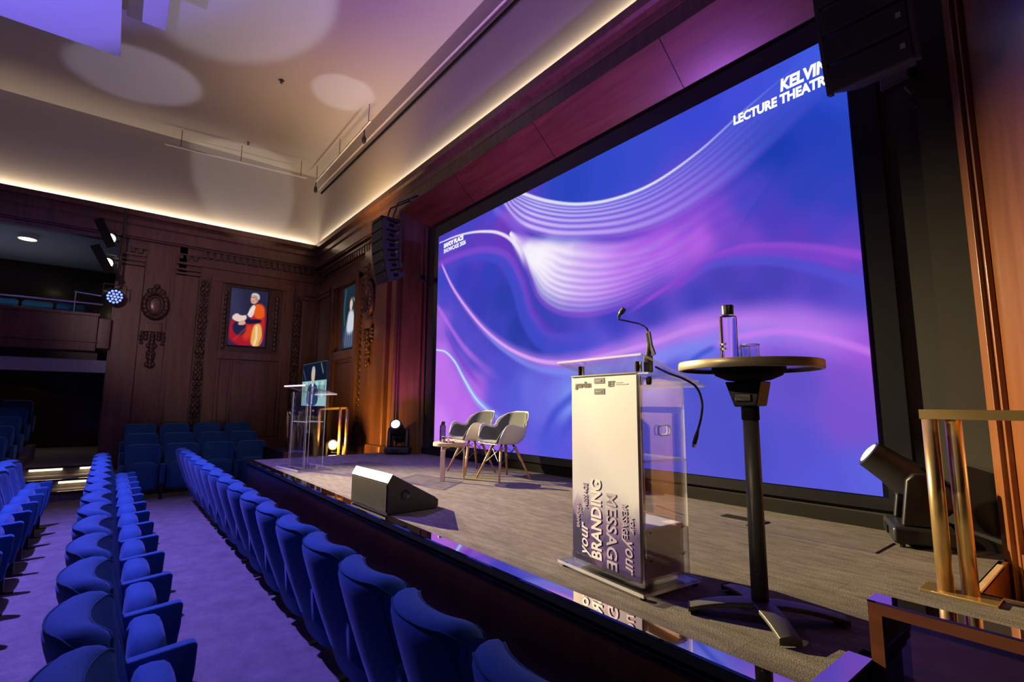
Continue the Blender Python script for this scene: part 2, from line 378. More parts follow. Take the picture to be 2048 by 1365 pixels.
def chaikin(p, n=2):
    p = np.asarray(p, float)
    for _ in range(n):
        q = np.roll(p, -1, 0); p = np.stack([0.75*p+0.25*q, 0.25*p+0.75*q], 1).reshape(-1, 2)
    return [tuple(a) for a in p]
def fill(col, P, poly, rgb, soft=1.0, alpha=1.0):
    d, _, _ = segdist(P, list(poly)+[poly[0]]); s = np.where(inside(P, poly), d, -d)
    blend(col, rgb, alpha*sstep(-soft, soft, s))
def stroke(col, P, line, rgb, w, alpha=1.0, soft=0.5, w2=None, fade=(0, 0)):
    d, t, _ = segdist(P, line); ww = w+(0 if w2 is None else (w2-w)*t)
    a = 1-sstep(soft, 1.0, d/ww)
    if fade[0]: a = a*sstep(0, fade[0], t)
    if fade[1]: a = a*(1-sstep(1-fade[1], 1, t))
    blend(col, rgb, alpha*a)
def art_plane(name, nx, ny, W, H, painter, mat, parent, mtx, u0=0, u1=1):
    """a flat picture W x H; painter(P) gets u,v in [0,1] and returns sRGB 0..255"""
    us = np.linspace(0, 1, nx+1); vs = np.linspace(0, 1, ny+1)
    U, V = np.meshgrid(us, vs); P = np.stack([U.ravel(), V.ravel()], 1)
    col = srgb(np.clip(painter(P), 0, 255))
    co = np.stack([P[:, 0]*W, P[:, 1]*H, np.zeros(len(P))], 1)
    idx = np.arange((nx+1)*(ny+1)).reshape(ny+1, nx+1)
    q = np.stack([idx[:-1, :-1], idx[:-1, 1:], idx[1:, 1:], idx[1:, :-1]], -1).reshape(-1, 4)
    me = bpy.data.meshes.new(name); me.vertices.add(len(co)); me.vertices.foreach_set('co', co.ravel())
    me.loops.add(q.size); me.loops.foreach_set('vertex_index', q.ravel().astype(np.int32))
    me.polygons.add(len(q)); me.polygons.foreach_set('loop_start', np.arange(0, q.size, 4, dtype=np.int32))
    me.update(calc_edges=True)
    at = me.color_attributes.new('art', 'FLOAT_COLOR', 'POINT')
    at.data.foreach_set('color', np.c_[col, np.ones(len(col))].ravel().astype(np.float32))
    me.transform(mtx); me.materials.append(MAT[mat])
    o = bpy.data.objects.new(name, me); C.objects.link(o)
    if parent: o.parent = parent
    return o
# ================================================================== the setting
S = 0.87                      # stage height
XL, YF = -13.9, 4.25          # left wall and proscenium wall
CZ, CE = 6.02, 8.05           # cornice and ceiling heights
XR, YB = 4.9, -12.0           # house-right wall and back wall
struct(MB().box(-20.5, XR, YB, 5.2, -0.12, 0).build('floor', 'floor_carpet'))
struct(MB().box(-20.5, XR, YB, 5.2, CE, CE+0.15).build('ceiling', 'plaster'))
# stage: platform with a lacquered lip, carpet field and a mahogany front
st = struct(MB().box(-8.58, -0.74, 1.80, 4.45, 0.0, S-0.004).box(-0.74, 2.4, 2.24, 3.26, 0, S-0.004).box(-0.74, -0.60, 3.26, 4.45, 0, S-0.004).build('floor_stage', 'stage_carpet'))
struct(MB().box(-8.60, -0.72, 1.79, 4.45, S-0.004, S).box(-0.72, 2.4, 2.23, 3.27, S-0.004, S).box(-0.72, -0.58, 3.27, 4.45, S-0.004, S).build('floor_carpet_stage', 'stage_carpet'))
struct(MB().box(-8.66, -0.67, 1.70, 1.79, S-0.006, S+0.004).box(-0.745, -0.67, 1.79, 2.16, S-0.006, S+0.004).build('trim_1', 'mirror_lip'))
struct(MB().box(-8.66, -0.672, 1.702, 1.79, S-0.045, S-0.006).box(-0.745, -0.672, 1.79, 2.16, S-0.045, S-0.006).build('trim_20', 'bezel'))
struct(MB().box(-8.66, -0.70, 1.735, 1.80, 0.0, S-0.075).box(-0.735, -0.70, 1.80, 2.16, 0, S-0.075).build('wall_stage_front', 'mahogany'))
struct(MB().box(-8.66, -0.685, 1.722, 1.74, S-0.075, S-0.045).box(-0.70, -0.685, 1.74, 2.16, S-0.075, S-0.045).build('trim_2', 'matt_black'))
struct(MB().box(-8.66, -0.69, 1.728, 1.738, S-0.082, S-0.072).build('trim_3', 'brass'))
struct(MB().box(-8.66, -8.60, 1.79, 4.2, 0.0, S).build('wall_stage_left', 'mahogany'))
# steps and landing off stage left
struct(MB().box(-11.2, -8.66, 2.78, 4.2, 0.0, 0.58).box(-10.4, -8.66, 2.78, 3.15, 0.58, S-0.14).build('floor_landing', 'stage_carpet'))
struct(MB().box(-10.75, -9.28, 2.40, 2.74, 0.0, 0.90).build('wall_landing', 'matt_black'))
struct(MB().box(-9.28, -9.16, 2.40, 2.74, 0.0, 0.90).build('trim_4', 'jamb'))
# parapet along the stage edge on the right
pp = struct(MB().box(-0.635, 2.4, 2.165, 2.225, 0.0, 1.035).build('wall_parapet', 'mahogany'))
pp.data.materials[0] = MAT['lip']
MB().box(-0.67, 2.4, 2.15, 2.24, 1.069, 1.075).build('cap_rail', 'mirror_lip', pp)
MB().box(-0.67, 2.4, 2.151, 2.24, 1.030, 1.069).box(-0.67, -0.630, 2.151, 2.24, 0.0, 1.030).build('parapet_frame', 'soffit', pp)
# stair pit beside the right-hand jamb
struct(MB().box(-0.58, 2.4, 3.27, 3.32, 0.3, S).box(-0.60, -0.56, 3.27, 4.1, 0.3, S).build('wall_pit', 'jamb'))
struct(MB().box(-0.60, 2.4, 3.27, 4.6, 0.25, 0.30).build('floor_pit', 'matt_black'))
struct(MB().box(-0.58, 2.4, 3.262, 3.285, S-0.01, S+0.012).box(-0.585, -0.56, 3.262, 3.95, S-0.01, S+0.012).build('trim_5', 'birch'))
# ------------------------------------------------ black wall behind the screen
struct(MB().box(-8.14, -0.55, 4.45, 4.60, S, 5.12).build('wall_screen', 'backwall'))
struct(MB().box(-8.10, -0.95, 4.41, 4.45, S, S+0.10).build('baseboard_screen', 'matt_black', bevel=0.004))
# splayed proscenium reveal: jambs left and right, soffit
def quad_slab(a, b, z0, z1, t, ob_name, mat, parent=None):
    a = Vector(a); b = Vector(b); d = (b-a).normalized(); n = Vector((-d.y, d.x))*t
    return MB().prism([a, b, b+n, a+n], z0, z1).build(ob_name, mat, parent)
jl = struct(quad_slab((-8.55, 4.03), (-8.12, 4.45), 0.0, 5.42, 0.10, 'wall_jamb_left', 'panel'))
for k, (t0, t1, th) in enumerate(((0.0, 0.09, 0.035), (0.12, 0.16, 0.022), (0.80, 0.86, 0.03), (0.93, 1.0, 0.04))):
    a = Vector((-8.55, 4.03)); b = Vector((-8.12, 4.45)); p = a+(b-a)*t0; q = a+(b-a)*t1; d = (b-a).normalized(); n = Vector((d.y, -d.x))*th
    MB().prism([p, p+n, q+n, q], S-0.02, 5.05).build('jamb_moulding', 'panel', jl, bevel=0.006)
jr = struct(quad_slab((-0.665, 4.45), (-0.05, 3.30), 0.25, 6.2, 0.12, 'wall_jamb_right', 'jamb'))
jr2 = None
a = Vector((-0.665, 4.45)); b = Vector((-0.05, 3.30)); d = (b-a).normalized(); nn = Vector((d.y, -d.x))
def jr_bar(t0, t1, th, z0, z1, mat='jamb'):
    p = a+d*t0; q = a+d*t1; MB().prism([p, p+nn*th, q+nn*th, q], z0, z1).build('jamb_moulding', mat, jr, bevel=0.005)
jr_bar(0.24, 0.34, 0.05, 0.3, 6.0); jr_bar(0.36, 0.385, 0.03, 0.3, 6.0); jr_bar(0.40, 1.29, 0.028, 0.3, 0.93)
struct(MB().box(-0.8, -0.60, 4.30, 4.46, S, 5.2).build('wall_jamb_return', 'backwall'))
sof = struct(MB().add([(-8.55, 4.03, 5.44), (0.4, 4.03, 5.44), (0.4, 4.46, 5.06), (-8.12, 4.46, 5.06), (-8.55, 4.10, 5.52), (0.4, 4.10, 5.52), (0.4, 4.53, 5.14), (-8.12, 4.53, 5.14)],
    [(0, 1, 2, 3)[::-1], (4, 5, 6, 7), (0, 1, 5, 4), (2, 3, 7, 6), (0, 3, 7, 4), (1, 2, 6, 5)]).build('ceiling_soffit', 'soffit'))
for x in (-6.6, -4.65, -2.7):
    MB().add([(x, 4.024, 5.436), (x+0.006, 4.024, 5.436), (x+0.006, 4.45, 5.058), (x, 4.45, 5.058)], [(0, 1, 2, 3)]).build('veneer_joint', 'mahogany', sof)
# ------------------------------------------------ proscenium wall (faces the audience)
wf = struct(MB().box(XL-0.2, -8.55, YF, YF+0.2, 0, CZ).box(-8.6, 0.6, 4.10, YF+0.3, 5.46, 5.92).box(-8.56, -8.5, 4.05, 4.4, 0, 5.46).build('wall_front', 'panel'))
def F(name, x0, x1, z0, z1, d0, mat='panel', bev=0.006, parent=None, d1=0.0):
    return MB().box(x0, x1, YF-d0, YF-d1+0.01, z0, z1).build(name, mat, parent or wf, bevel=bev)
struct(MB().box(XL-0.2, 1.0, 4.12, YF+0.2, CZ-0.02, CE).build('wall_front_upper', 'plaster'))
struct(MB().box(XL, 1.0, 4.06, 4.12, CE-0.35, CE).build('trim_6', 'plaster', bevel=0.01))
struct(MB().box(XL+0.2, 1.0, 4.09, 4.119, 7.52, 7.57).build('trim_7', 'matt_black'))
# cornice with the lip that hides the LED cove
def cornice_profile(off):
    return [(off-0.00, CZ-0.62), (off+0.0, CZ-0.60), (off-0.03, CZ-0.58), (off-0.03, CZ-0.34), (off-0.06, CZ-0.30), (off-0.06, CZ-0.20), (off-0.10, CZ-0.15), (off-0.14, CZ-0.12), (off-0.14, CZ+0.0), (off-0.12, CZ+0.0), (off-0.12, CZ-0.05), (off+0.1, CZ-0.05), (off+0.1, CZ-0.62)]
cr = MB(); prof = [(y, z) for y, z in cornice_profile(4.15)]
cr.prism(prof, XL+0.02, 1.0, 'x'); struct(cr.build('trim_8', 'panel'))
cl = MB(); prof = [(-(y-4.15)+XL+0.10, z) for y, z in cornice_profile(4.15)]
cl.prism(prof, YB, 4.16, 'y'); struct(cl.build('trim_9', 'panel'))
# LED tape lying in the cove
tag(MB().box(XL+0.02, 1.0, 4.06, 4.075, CZ-0.045, CZ-0.03).build('cove_led_strip', 'covestrip'), 'warm LED strip hidden behind the cornice above the stage screen', 'light strip')
tag(MB().box(XL+0.19, XL+0.205, YB, 4.0, CZ-0.045, CZ-0.03).build('cove_led_strip', 'covestrip'), 'warm LED strip hidden behind the cornice on the gallery side wall', 'light strip')
# architrave line and dentils
F('architrave', XL, -9.1, 5.28, 5.34, 0.07); F('architrave', XL, -9.1, 4.72, 4.76, 0.05); F('architrave', XL, -9.1, 5.05, 5.08, 0.04)
def dentils_front(x0, x1, z0, z1, dp):
    m = MB(); n = int((x1-x0)/0.14)
    for i in range(n):
        x = x0+i*(x1-x0)/n; m.box(x, x+0.085, YF-dp, YF+0.01, z0, z1)
    m.box(x0, x1, YF-dp-0.02, YF+0.01, z1, z1+0.035)
    return m.build('dentil_course', 'panel_dark', wf)
dentils_front(-13.4, -10.2, 5.10, 5.25, 0.09); dentils_front(-9.75, -9.3, 4.93, 5.02, 0.08)
def carved_strip(axis, c, a0, a1, z0, z1, parent, dp=0.05, seed=1):
    """narrow vertical strip of carved leaf drops"""
    rnd = random.Random(seed); m = MB(); wd = a1-a0; z = z0+0.05; mid = (a0+a1)/2
    def put(a, d, z): return (a, c-d, z) if axis == 'f' else (c+d, a, z)
    bx = MB()
    (m.box(a0, a1, c-0.012, c+0.01, z0, z1) if axis == 'f' else m.box(c-0.01, c+0.012, a0, a1, z0, z1))
    while z < z1-0.05:
        r = wd*rnd.uniform(0.18, 0.30)
        for s in (-1, 1):
            m.sphere(put(mid+s*wd*0.22, dp*0.5, z), r, 8, sc=(1, 0.8, 1.3) if axis == 'f' else (0.8, 1, 1.3))
        m.sphere(put(mid, dp*0.8, z+0.05), r*0.8, 8, sc=(0.9, 0.8, 1.5) if axis == 'f' else (0.8, 0.9, 1.5))
        z += 0.13*rnd.uniform(0.85, 1.2)
    return autosmooth(m.build('carved_strip', 'panel_dark', parent), 60)
def cartouche(axis, c, mid, ztop, parent):
    """oval wreath over a tablet with a leaf drop under it"""
    def put(a, d, z): return (a, c-d, z) if axis == 'f' else (c+d, a, z)
    def ring(rx, rz, r, zc, n=28):
        m = MB(); pts = [put(mid+rx*math.cos(2*PI*i/n), 0.05, zc+rz*math.sin(2*PI*i/n)) for i in range(n+1)]
        return m.tube(pts, r, 8)
    zc = ztop-0.38
    m = ring(0.205, 0.29, 0.062, zc); m2 = ring(0.135, 0.20, 0.024, zc); m.add(m2.v, m2.f)
    for i in range(18):
        an = 2*PI*i/18; m.sphere(put(mid+0.205*math.cos(an), 0.105, zc+0.29*math.sin(an)), 0.034, 8)
    for s in (-0.12, -0.05, 0.05, 0.12): m.sphere(put(mid+s, 0.06, zc+0.36-abs(s)*0.4), 0.06, 8)
    m.sphere(put(mid, 0.07, zc+0.42), 0.065, 8)
    autosmooth(m.build('wreath', 'panel_dark', parent), 60)
    m = MB(); m.sphere(put(mid, 0.02, zc), 0.13, 16, sc=(1, 0.25, 1.5) if axis == 'f' else (0.25, 1, 1.5)); autosmooth(m.build('oval_boss', 'panel', parent), 60)
    m = MB(); zt = zc-0.50
    (m.box(mid-0.16, mid+0.16, c-0.06, c+0.01, zt-0.12, zt+0.08) if axis == 'f' else m.box(c-0.01, c+0.06, mid-0.16, mid+0.16, zt-0.12, zt+0.08))
    m.build('tablet', 'panel', parent, bevel=0.012)
    m = MB(); z = zt-0.20; k = 0
    while z > zt-0.95:
        wdt = 0.15 if z > zt-0.36 else 0.045+0.03*math.sin(z*30)
        for s in (-1, 0, 1):
            m.sphere(put(mid+s*wdt*0.8, 0.03+0.02*(s == 0), z+0.02*abs(s)), 0.05 if s else 0.06, 8, sc=(0.9, 0.8, 1.2) if axis == 'f' else (0.8, 0.9, 1.2))
        z -= 0.085; k += 1
    for s in (-1, 1):
        for q in range(4): m.sphere(put(mid+s*(0.19+0.02*math.sin(q)), 0.03, zt-0.14-q*0.08), 0.038, 8)
    autosmooth(m.build('leaf_drop', 'panel_dark', parent), 60)
# right-hand bay of the proscenium wall, from the corner to the splay
F('pilaster', -13.55, -12.75, 0, 4.72, 0.06); F('capital', -13.60, -12.70, 4.50, 4.56, 0.10); F('capital', -13.58, -12.72, 4.62, 4.70, 0.09)
F('frame_stile', -12.62, -12.40, 0, 4.70, 0.09); F('frame_stile', -10.98, -10.78, 0, 4.70, 0.09); F('frame_head', -12.62, -10.78, 4.58, 4.74, 0.10)
F('frame_inner', -12.40, -12.30, 0, 4.58, 0.05); F('frame_inner', -11.06, -10.98, 0, 4.58, 0.05)
F('niche_sill', -12.40, -10.98, 2.78, 2.98, 0.08); F('lower_panel', -12.25, -11.10, 0.9, 2.68, 0.03, bev=0.012); F('plinth', XL, -8.7, 0, 0.72, 0.12)
carved_strip('f', YF-0.02, -10.72, -10.55, 0.75, 4.55, wf, seed=3)
F('pilaster', -10.50, -9.72, 0, 5.3, 0.08); F('pilaster', -9.66, -9.10, 0, 4.55, 0.16); F('capital', -9.72, -9.04, 4.50, 4.62, 0.22); F('capital', -9.70, -9.06, 4.66, 4.74, 0.20)
F('capital', -10.52, -10.20, 4.62, 4.66, 0.12); F('capital', -10.52, -10.20, 4.50, 4.54, 0.12); F('capital', -10.52, -10.20, 4.74, 4.78, 0.12)
F('pilaster', -9.02, -8.62, 0, 5.3, 0.10); F('pilaster_base', -9.72, -9.02, 0.60, 0.95, 0.24, bev=0.03)
cartouche('f', YF-0.08, -10.06, 4.32, wf)
# ------------------------------------------------ left wall, with the gallery opening at y < -0.12
wl = struct(MB().box(XL-0.2, XL, -0.12, YF+0.2, 0, CZ).box(XL-0.2, XL, YB, -0.12, 5.32, CZ).build('wall_left', 'panel'))
struct(MB().box(XL-0.2, XL, YB, YF+0.2, CZ-0.02, CE).build('wall_left_upper', 'plaster'))
def W(name, y0, y1, z0, z1, d0, mat='panel', bev=0.006):
    return MB().box(XL-0.01, XL+d0, y0, y1, z0, z1).build(name, mat, wl, bevel=bev)
W('beam_face', YB, -0.12, 5.30, 5.46, 0.05); W('architrave', -0.12, 4.2, 5.44, 5.48, 0.06); W('architrave', 1.42, 4.2, 5.00, 5.04, 0.05)
W('pilaster', -0.12, 0.36, 0.5, 4.78, 0.05); W('pilaster', 0.38, 0.86, 0.5, 5.38, 0.03); W('pilaster', 0.96, 1.42, 0.5, 4.72, 0.06)
for z in (4.80, 4.90, 5.02): W('capital', -0.10, 0.36, z, z+0.05, 0.09)
for z in (4.74, 4.84, 4.98): W('capital', 0.94, 1.44, z, z+0.05, 0.10)
W('plinth', -0.12, 4.2, 0, 0.86, 0.10)
W('corner_bead', -0.14, -0.11, 0.86, 5.3, 0.03)
def dentils_left(y0, y1, z0, z1, dp):
    m = MB(); n = max(2, int((y1-y0)/0.14))
    for i in range(n):
        y = y0+i*(y1-y0)/n; m.box(XL-0.01, XL+dp, y, y+0.085, z0, z1)
    m.box(XL-0.01, XL+dp+0.02, y0, y1, z1, z1+0.035)
    return m.build('dentil_course', 'panel_dark', wl)
dentils_left(1.45, 4.15, 5.22, 5.38, 0.09); dentils_left(0.06, 0.36, 5.10, 5.18, 0.08); dentils_left(0.98, 1.42, 5.12, 5.20, 0.08)
carved_strip('w', XL+0.02, 1.46, 1.66, 0.9, 4.7, wl, seed=5); carved_strip('w', XL+0.02, 3.62, 3.82, 0.9, 4.6, wl, seed=6)
cartouche('w', XL+0.03, 0.62, 4.32, wl)
W('frame_stile', 1.68, 1.92, 0.5, 4.78, 0.09); W('frame_stile', 3.40, 3.60, 0.5, 4.78, 0.09); W('frame_head', 1.68, 3.60, 4.68, 4.84, 0.10)
W('frame_inner', 1.92, 1.99, 0.5, 4.68, 0.05); W('frame_inner', 3.33, 3.40, 0.5, 4.68, 0.05)
W('niche_sill', 1.92, 3.40, 2.80, 2.98, 0.08)
W('lower_panel', 2.02, 2.22, 0.9, 2.72, 0.03, bev=0.01); W('lower_panel', 2.28, 3.10, 0.9, 2.72, 0.025, bev=0.01); W('lower_panel', 3.14, 3.32, 0.9, 2.72, 0.03, bev=0.01)
W('niche_shade', 1.99, 3.33, 2.98, 4.68, 0.006, 'panel_dark', 0)  # flat dark sheet, its tone stands in for shade in the recess
for y0 in (1.95, 3.13):
    m = MB()
    for q in range(12): m.sphere((XL+0.03, y0+0.07, 3.12+q*0.12), 0.065, 8, sc=(0.5, 0.8, 1.1))
    autosmooth(m.build('carved_drop', 'panel_dark', wl), 60)
W('pilaster', 3.86, 4.2, 0.5, 4.50, 0.05); W('capital', 3.84, 4.22, 4.50, 4.56, 0.09); W('capital', 3.85, 4.21, 4.62, 4.68, 0.08)
# gallery behind the opening
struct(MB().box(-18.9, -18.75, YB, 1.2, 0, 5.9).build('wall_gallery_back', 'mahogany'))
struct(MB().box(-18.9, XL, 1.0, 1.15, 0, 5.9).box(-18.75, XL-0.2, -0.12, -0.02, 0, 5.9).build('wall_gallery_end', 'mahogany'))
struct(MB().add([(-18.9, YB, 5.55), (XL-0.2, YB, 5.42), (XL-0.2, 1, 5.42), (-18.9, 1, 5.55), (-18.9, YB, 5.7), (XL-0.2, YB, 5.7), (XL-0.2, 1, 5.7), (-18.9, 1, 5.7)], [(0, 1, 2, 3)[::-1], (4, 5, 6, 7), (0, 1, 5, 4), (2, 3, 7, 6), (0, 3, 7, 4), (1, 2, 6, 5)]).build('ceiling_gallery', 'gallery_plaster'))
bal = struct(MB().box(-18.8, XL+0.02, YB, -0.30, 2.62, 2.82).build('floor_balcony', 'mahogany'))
MB().box(XL-0.06, XL+0.24, YB, -0.34, 2.80, 3.58).build('balcony_front', 'panel', bal, bevel=0.01)
MB().box(XL-0.06, XL+0.27, YB, -0.32, 2.98, 3.02).box(XL-0.06, XL+0.27, YB, -0.32, 3.54, 3.60).build('balcony_moulding', 'panel', bal, bevel=0.006)
MB().box(XL-0.20, XL+0.2, -0.34, -0.12, 2.86, 3.52).build('balcony_return', 'panel', bal, bevel=0.02)
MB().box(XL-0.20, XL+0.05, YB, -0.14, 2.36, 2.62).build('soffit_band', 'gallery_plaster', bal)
# house-right and back walls close the room
struct(MB().box(XR, XR+0.2, YB, 5.2, 0, CZ).build('wall_right', 'panel')); struct(MB().box(XR, XR+0.2, YB, 5.2, CZ, CE).build('wall_right_upper', 'plaster'))
struct(MB().box(-20.5, XR, YB-0.2, YB, 0, CE).build('wall_back', 'panel'))
struct(MB().box(0.4, XR, 4.1, 4.3, 0, CE).build('wall_front_right', 'panel'))
struct(MB().box(-0.05, 0.5, 3.2, 3.45, 0, CE).build('wall_pier_right', 'jamb'))
# raked steps and tiers on the left: 0.16 m rises, lit nosings on the aisle
tiers = MB(); rs = [(-12.08, 0.16), (-12.55, 0.32), (-13.35, 0.48)]
tiers.box(-12.55, -12.08, YB, -0.12, 0, 0.16).box(-13.35, -12.55, YB, -0.12, 0, 0.32).box(-18.8, -13.35, YB, -0.12, 0, 0.48)
tiers.box(-12.80, -11.98, -0.12, 3.0, 0, 0.16).box(XL, -12.80, -0.12, 3.0, 0, 0.32)
tiers.box(-14.4, -13.62, YB, -1.2, 0.48, 0.64).box(-15.3, -14.4, YB, -1.2, 0.48, 0.80)
struct(tiers.build('floor_tiers', 'floor_carpet'))
for k, (x, z) in enumerate(rs):
    struct(MB().box(x-0.03, x+0.022, -1.15, -0.14, z-0.035, z+0.004).build('trim_%d' % (10+k), 'mahogany', bevel=0.004))
for (x, z, y0, y1, lab) in ((-12.55, 0.32, -0.62, -0.16, 'lit strip under the nosing of the lower aisle step'), (-13.35, 0.48, -1.10, -0.62, 'lit strip under the upper aisle step, at its left end'), (-13.35, 0.48, -0.36, -0.14, 'short lit strip under the upper aisle step, at its right end')):
    tag(MB().box(x+0.002, x+0.012, y0, y1, z-0.075, z-0.036).build('step_light', 'ledstrip'), lab, 'step light', 'aisle step lights')
    lamp('step_light_lamp', 'AREA', (x+0.03, (y0+y1)/2, z-0.06), 0.5, (1.0, 0.72, 0.35), (x+0.2, (y0+y1)/2, z-0.3), shape='RECTANGLE', size=y1-y0, size_y=0.02)
# ================================================================== LED wall
ANCH = [
(0.027,0.985,70,65,190),(0.151,1.008,72,66,195),(0.279,1.007,70,75,205),(0.299,0.92,110,60,190),(0.055,0.91,100,70,200),
(0.198,0.87,95,60,190),(0.3,0.814,100,55,185),(0.033,0.772,65,70,195),(0.133,0.737,58,60,185),(0.252,0.728,52,62,185),
(0.302,0.596,45,60,170),(0.202,0.625,55,60,180),(0.356,0.463,40,58,165),(0.284,0.499,60,65,185),(0.422,0.395,40,55,165),
(0.481,0.385,50,60,175),(0.535,0.376,70,65,190),(0.035,0.674,78,72,200),(0.114,0.513,82,74,200),(0.205,0.388,82,74,200),
(0.304,0.296,80,78,205),(0.34,0.217,85,90,215),(0.011,0.583,160,100,225),(0.03,0.388,190,115,235),(0.072,0.247,190,112,235),
(0.025,0.087,205,130,245),(0.144,0.136,190,110,235),(0.21,0.056,175,110,235),(0.269,0.042,150,100,230),(0.358,0.013,110,85,220),
(0.186,0.242,180,105,230),(0.286,0.198,95,85,215),(0.39,0.233,105,105,225),(0.422,0.161,105,105,225),(0.466,0.23,115,120,232),
(0.508,0.212,120,140,240),(0.374,0.088,95,90,220),(0.451,0.059,80,85,215),(0.507,0.047,90,85,220),(0.452,0.266,105,95,220),
(0.526,0.939,42,68,190),(0.616,0.934,48,72,200),(0.684,0.937,55,75,205),(0.8,1.014,55,70,210),(0.879,0.998,65,75,215),
(0.934,0.997,60,80,215),(0.959,0.997,62,90,225),(0.995,0.864,45,75,205),(0.964,0.807,35,62,185),(0.914,0.784,28,58,175),
(0.99,0.728,38,65,185),(0.947,0.663,45,65,185),(0.991,0.614,48,65,188),(0.87,0.685,60,65,190),(0.824,0.657,110,65,200),
(0.902,0.616,75,60,190),(0.962,0.573,75,65,195),(0.998,0.533,85,65,195),(0.774,0.668,130,75,210),(0.698,0.6,130,70,210),
(0.645,0.559,105,65,195),(0.697,0.526,85,65,190),(0.79,0.618,185,95,225),(0.737,0.614,170,90,225),(0.866,0.583,120,70,200),
(0.931,0.553,95,60,190),(0.986,0.505,120,65,200),(0.827,0.496,70,62,180),(0.897,0.471,68,62,180),(0.786,0.455,62,62,185),
(0.862,0.433,66,58,180),(0.957,0.439,75,65,190),(0.993,0.406,85,75,200),(0.695,0.438,60,60,180),(0.621,0.44,55,60,185),
(0.585,0.352,130,90,215),(0.693,0.35,150,100,225),(0.784,0.375,170,105,230),(0.86,0.366,175,110,235),(0.924,0.346,150,95,225),
(0.979,0.314,160,95,225),(0.998,0.29,160,85,215),(0.584,0.257,120,130,238),(0.692,0.278,140,140,240),(0.782,0.303,105,120,235),
(0.781,0.244,72,78,195),(0.818,0.191,75,78,200),(0.792,0.065,78,80,198),(0.851,0.072,75,78,200),(0.92,0.234,95,78,200),
(0.915,0.08,85,80,205),(0.976,0.23,125,80,205),(0.972,0.137,120,80,205),(0.988,0.039,90,95,220),(0.941,0.031,85,85,215),
(0.775,0.025,85,82,205),(0.638,0.12,75,78,200),(0.687,0.011,75,78,200)
]
T1 = [(0.354, 1.018), (0.453, 0.923), (0.539, 0.862), (0.626, 0.829), (0.702, 0.825), (0.796, 0.863), (0.877, 0.925), (0.946, 0.972), (0.977, 0.996)]
T2 = [(0.289, 0.997), (0.354, 0.871), (0.438, 0.791), (0.564, 0.723), (0.658, 0.689), (0.739, 0.689), (0.809, 0.717), (0.872, 0.759), (0.928, 0.811), (0.978, 0.865)]
W1 = [(0.322, 0.867), (0.389, 0.785), (0.453, 0.794), (0.539, 0.767), (0.613, 0.717), (0.7, 0.679), (0.792, 0.674), (0.855, 0.693)]
W2 = [(0.322, 0.867), (0.365, 0.775), (0.393, 0.666), (0.422, 0.571), (0.467, 0.512), (0.536, 0.477), (0.61, 0.471), (0.696, 0.496), (0.771, 0.536), (0.829, 0.574)]
F8 = [(0.006, 0.967), (0.104, 0.958), (0.219, 0.921), (0.28, 0.885), (0.319, 0.845), (0.355, 0.78), (0.381, 0.68)]
F9 = [(-0.024, 0.858), (0.13, 0.859), (0.241, 0.83), (0.315, 0.772), (0.364, 0.656), (0.403, 0.51), (0.452, 0.429), (0.523, 0.399), (0.598, 0.41), (0.665, 0.442)]
F9b = [(-0.023, 0.842), (0.131, 0.84), (0.23, 0.816), (0.297, 0.763), (0.347, 0.643), (0.381, 0.506), (0.43, 0.412), (0.502, 0.385), (0.586, 0.393), (0.643, 0.423)]
F5 = [(0.014, 0.868), (0.072, 0.734), (0.154, 0.594), (0.235, 0.482), (0.339, 0.383), (0.437, 0.331), (0.522, 0.32), (0.62, 0.334), (0.703, 0.354), (0.784, 0.382), (0.86, 0.382), (0.924, 0.355), (0.999, 0.298)]
F5b = [(0.203, 0.506), (0.303, 0.394), (0.406, 0.315), (0.508, 0.287), (0.608, 0.294), (0.712, 0.316), (0.783, 0.335), (0.845, 0.348), (0.899, 0.337), (0.946, 0.309), (0.998, 0.274)]
F7e = [(-0.007, 0.666), (0.064, 0.547), (0.139, 0.43), (0.227, 0.333), (0.323, 0.252)]
F7f = [(0.039, 0.541), (0.104, 0.413), (0.174, 0.306), (0.258, 0.209)]
F7 = [(-0.001, 0.44), (0.047, 0.424), (0.093, 0.376), (0.141, 0.291), (0.198, 0.2), (0.268, 0.139), (0.341, 0.104)]
ARC = [(0.632, 0.438), (0.696, 0.482), (0.753, 0.521), (0.805, 0.557), (0.851, 0.567), (0.906, 0.55), (0.954, 0.523), (1.001, 0.486)]
ARC2 = [(0.753, 0.504), (0.805, 0.541), (0.851, 0.536), (0.905, 0.513), (0.952, 0.475), (1.001, 0.424)]
S1 = [(0.77, 0.304), (0.72, 0.269), (0.64, 0.194), (0.57, 0.085)]
S2 = [(0.662, 0.281), (0.571, 0.194), (0.507, 0.113), (0.466, 0.026)]
S3 = [(0.815, 0.33), (0.782, 0.306), (0.747, 0.266)]
S4 = [(0.56, 0.243), (0.466, 0.145), (0.422, 0.038)]
B1 = [(0.619, 0.277), (0.534, 0.211), (0.466, 0.111)]
B2 = [(0.721, 0.296), (0.629, 0.224), (0.559, 0.131), (0.52, 0.049)]
TOPF = [(0.269, 0.99), (0.336, 0.901), (0.372, 0.816)]

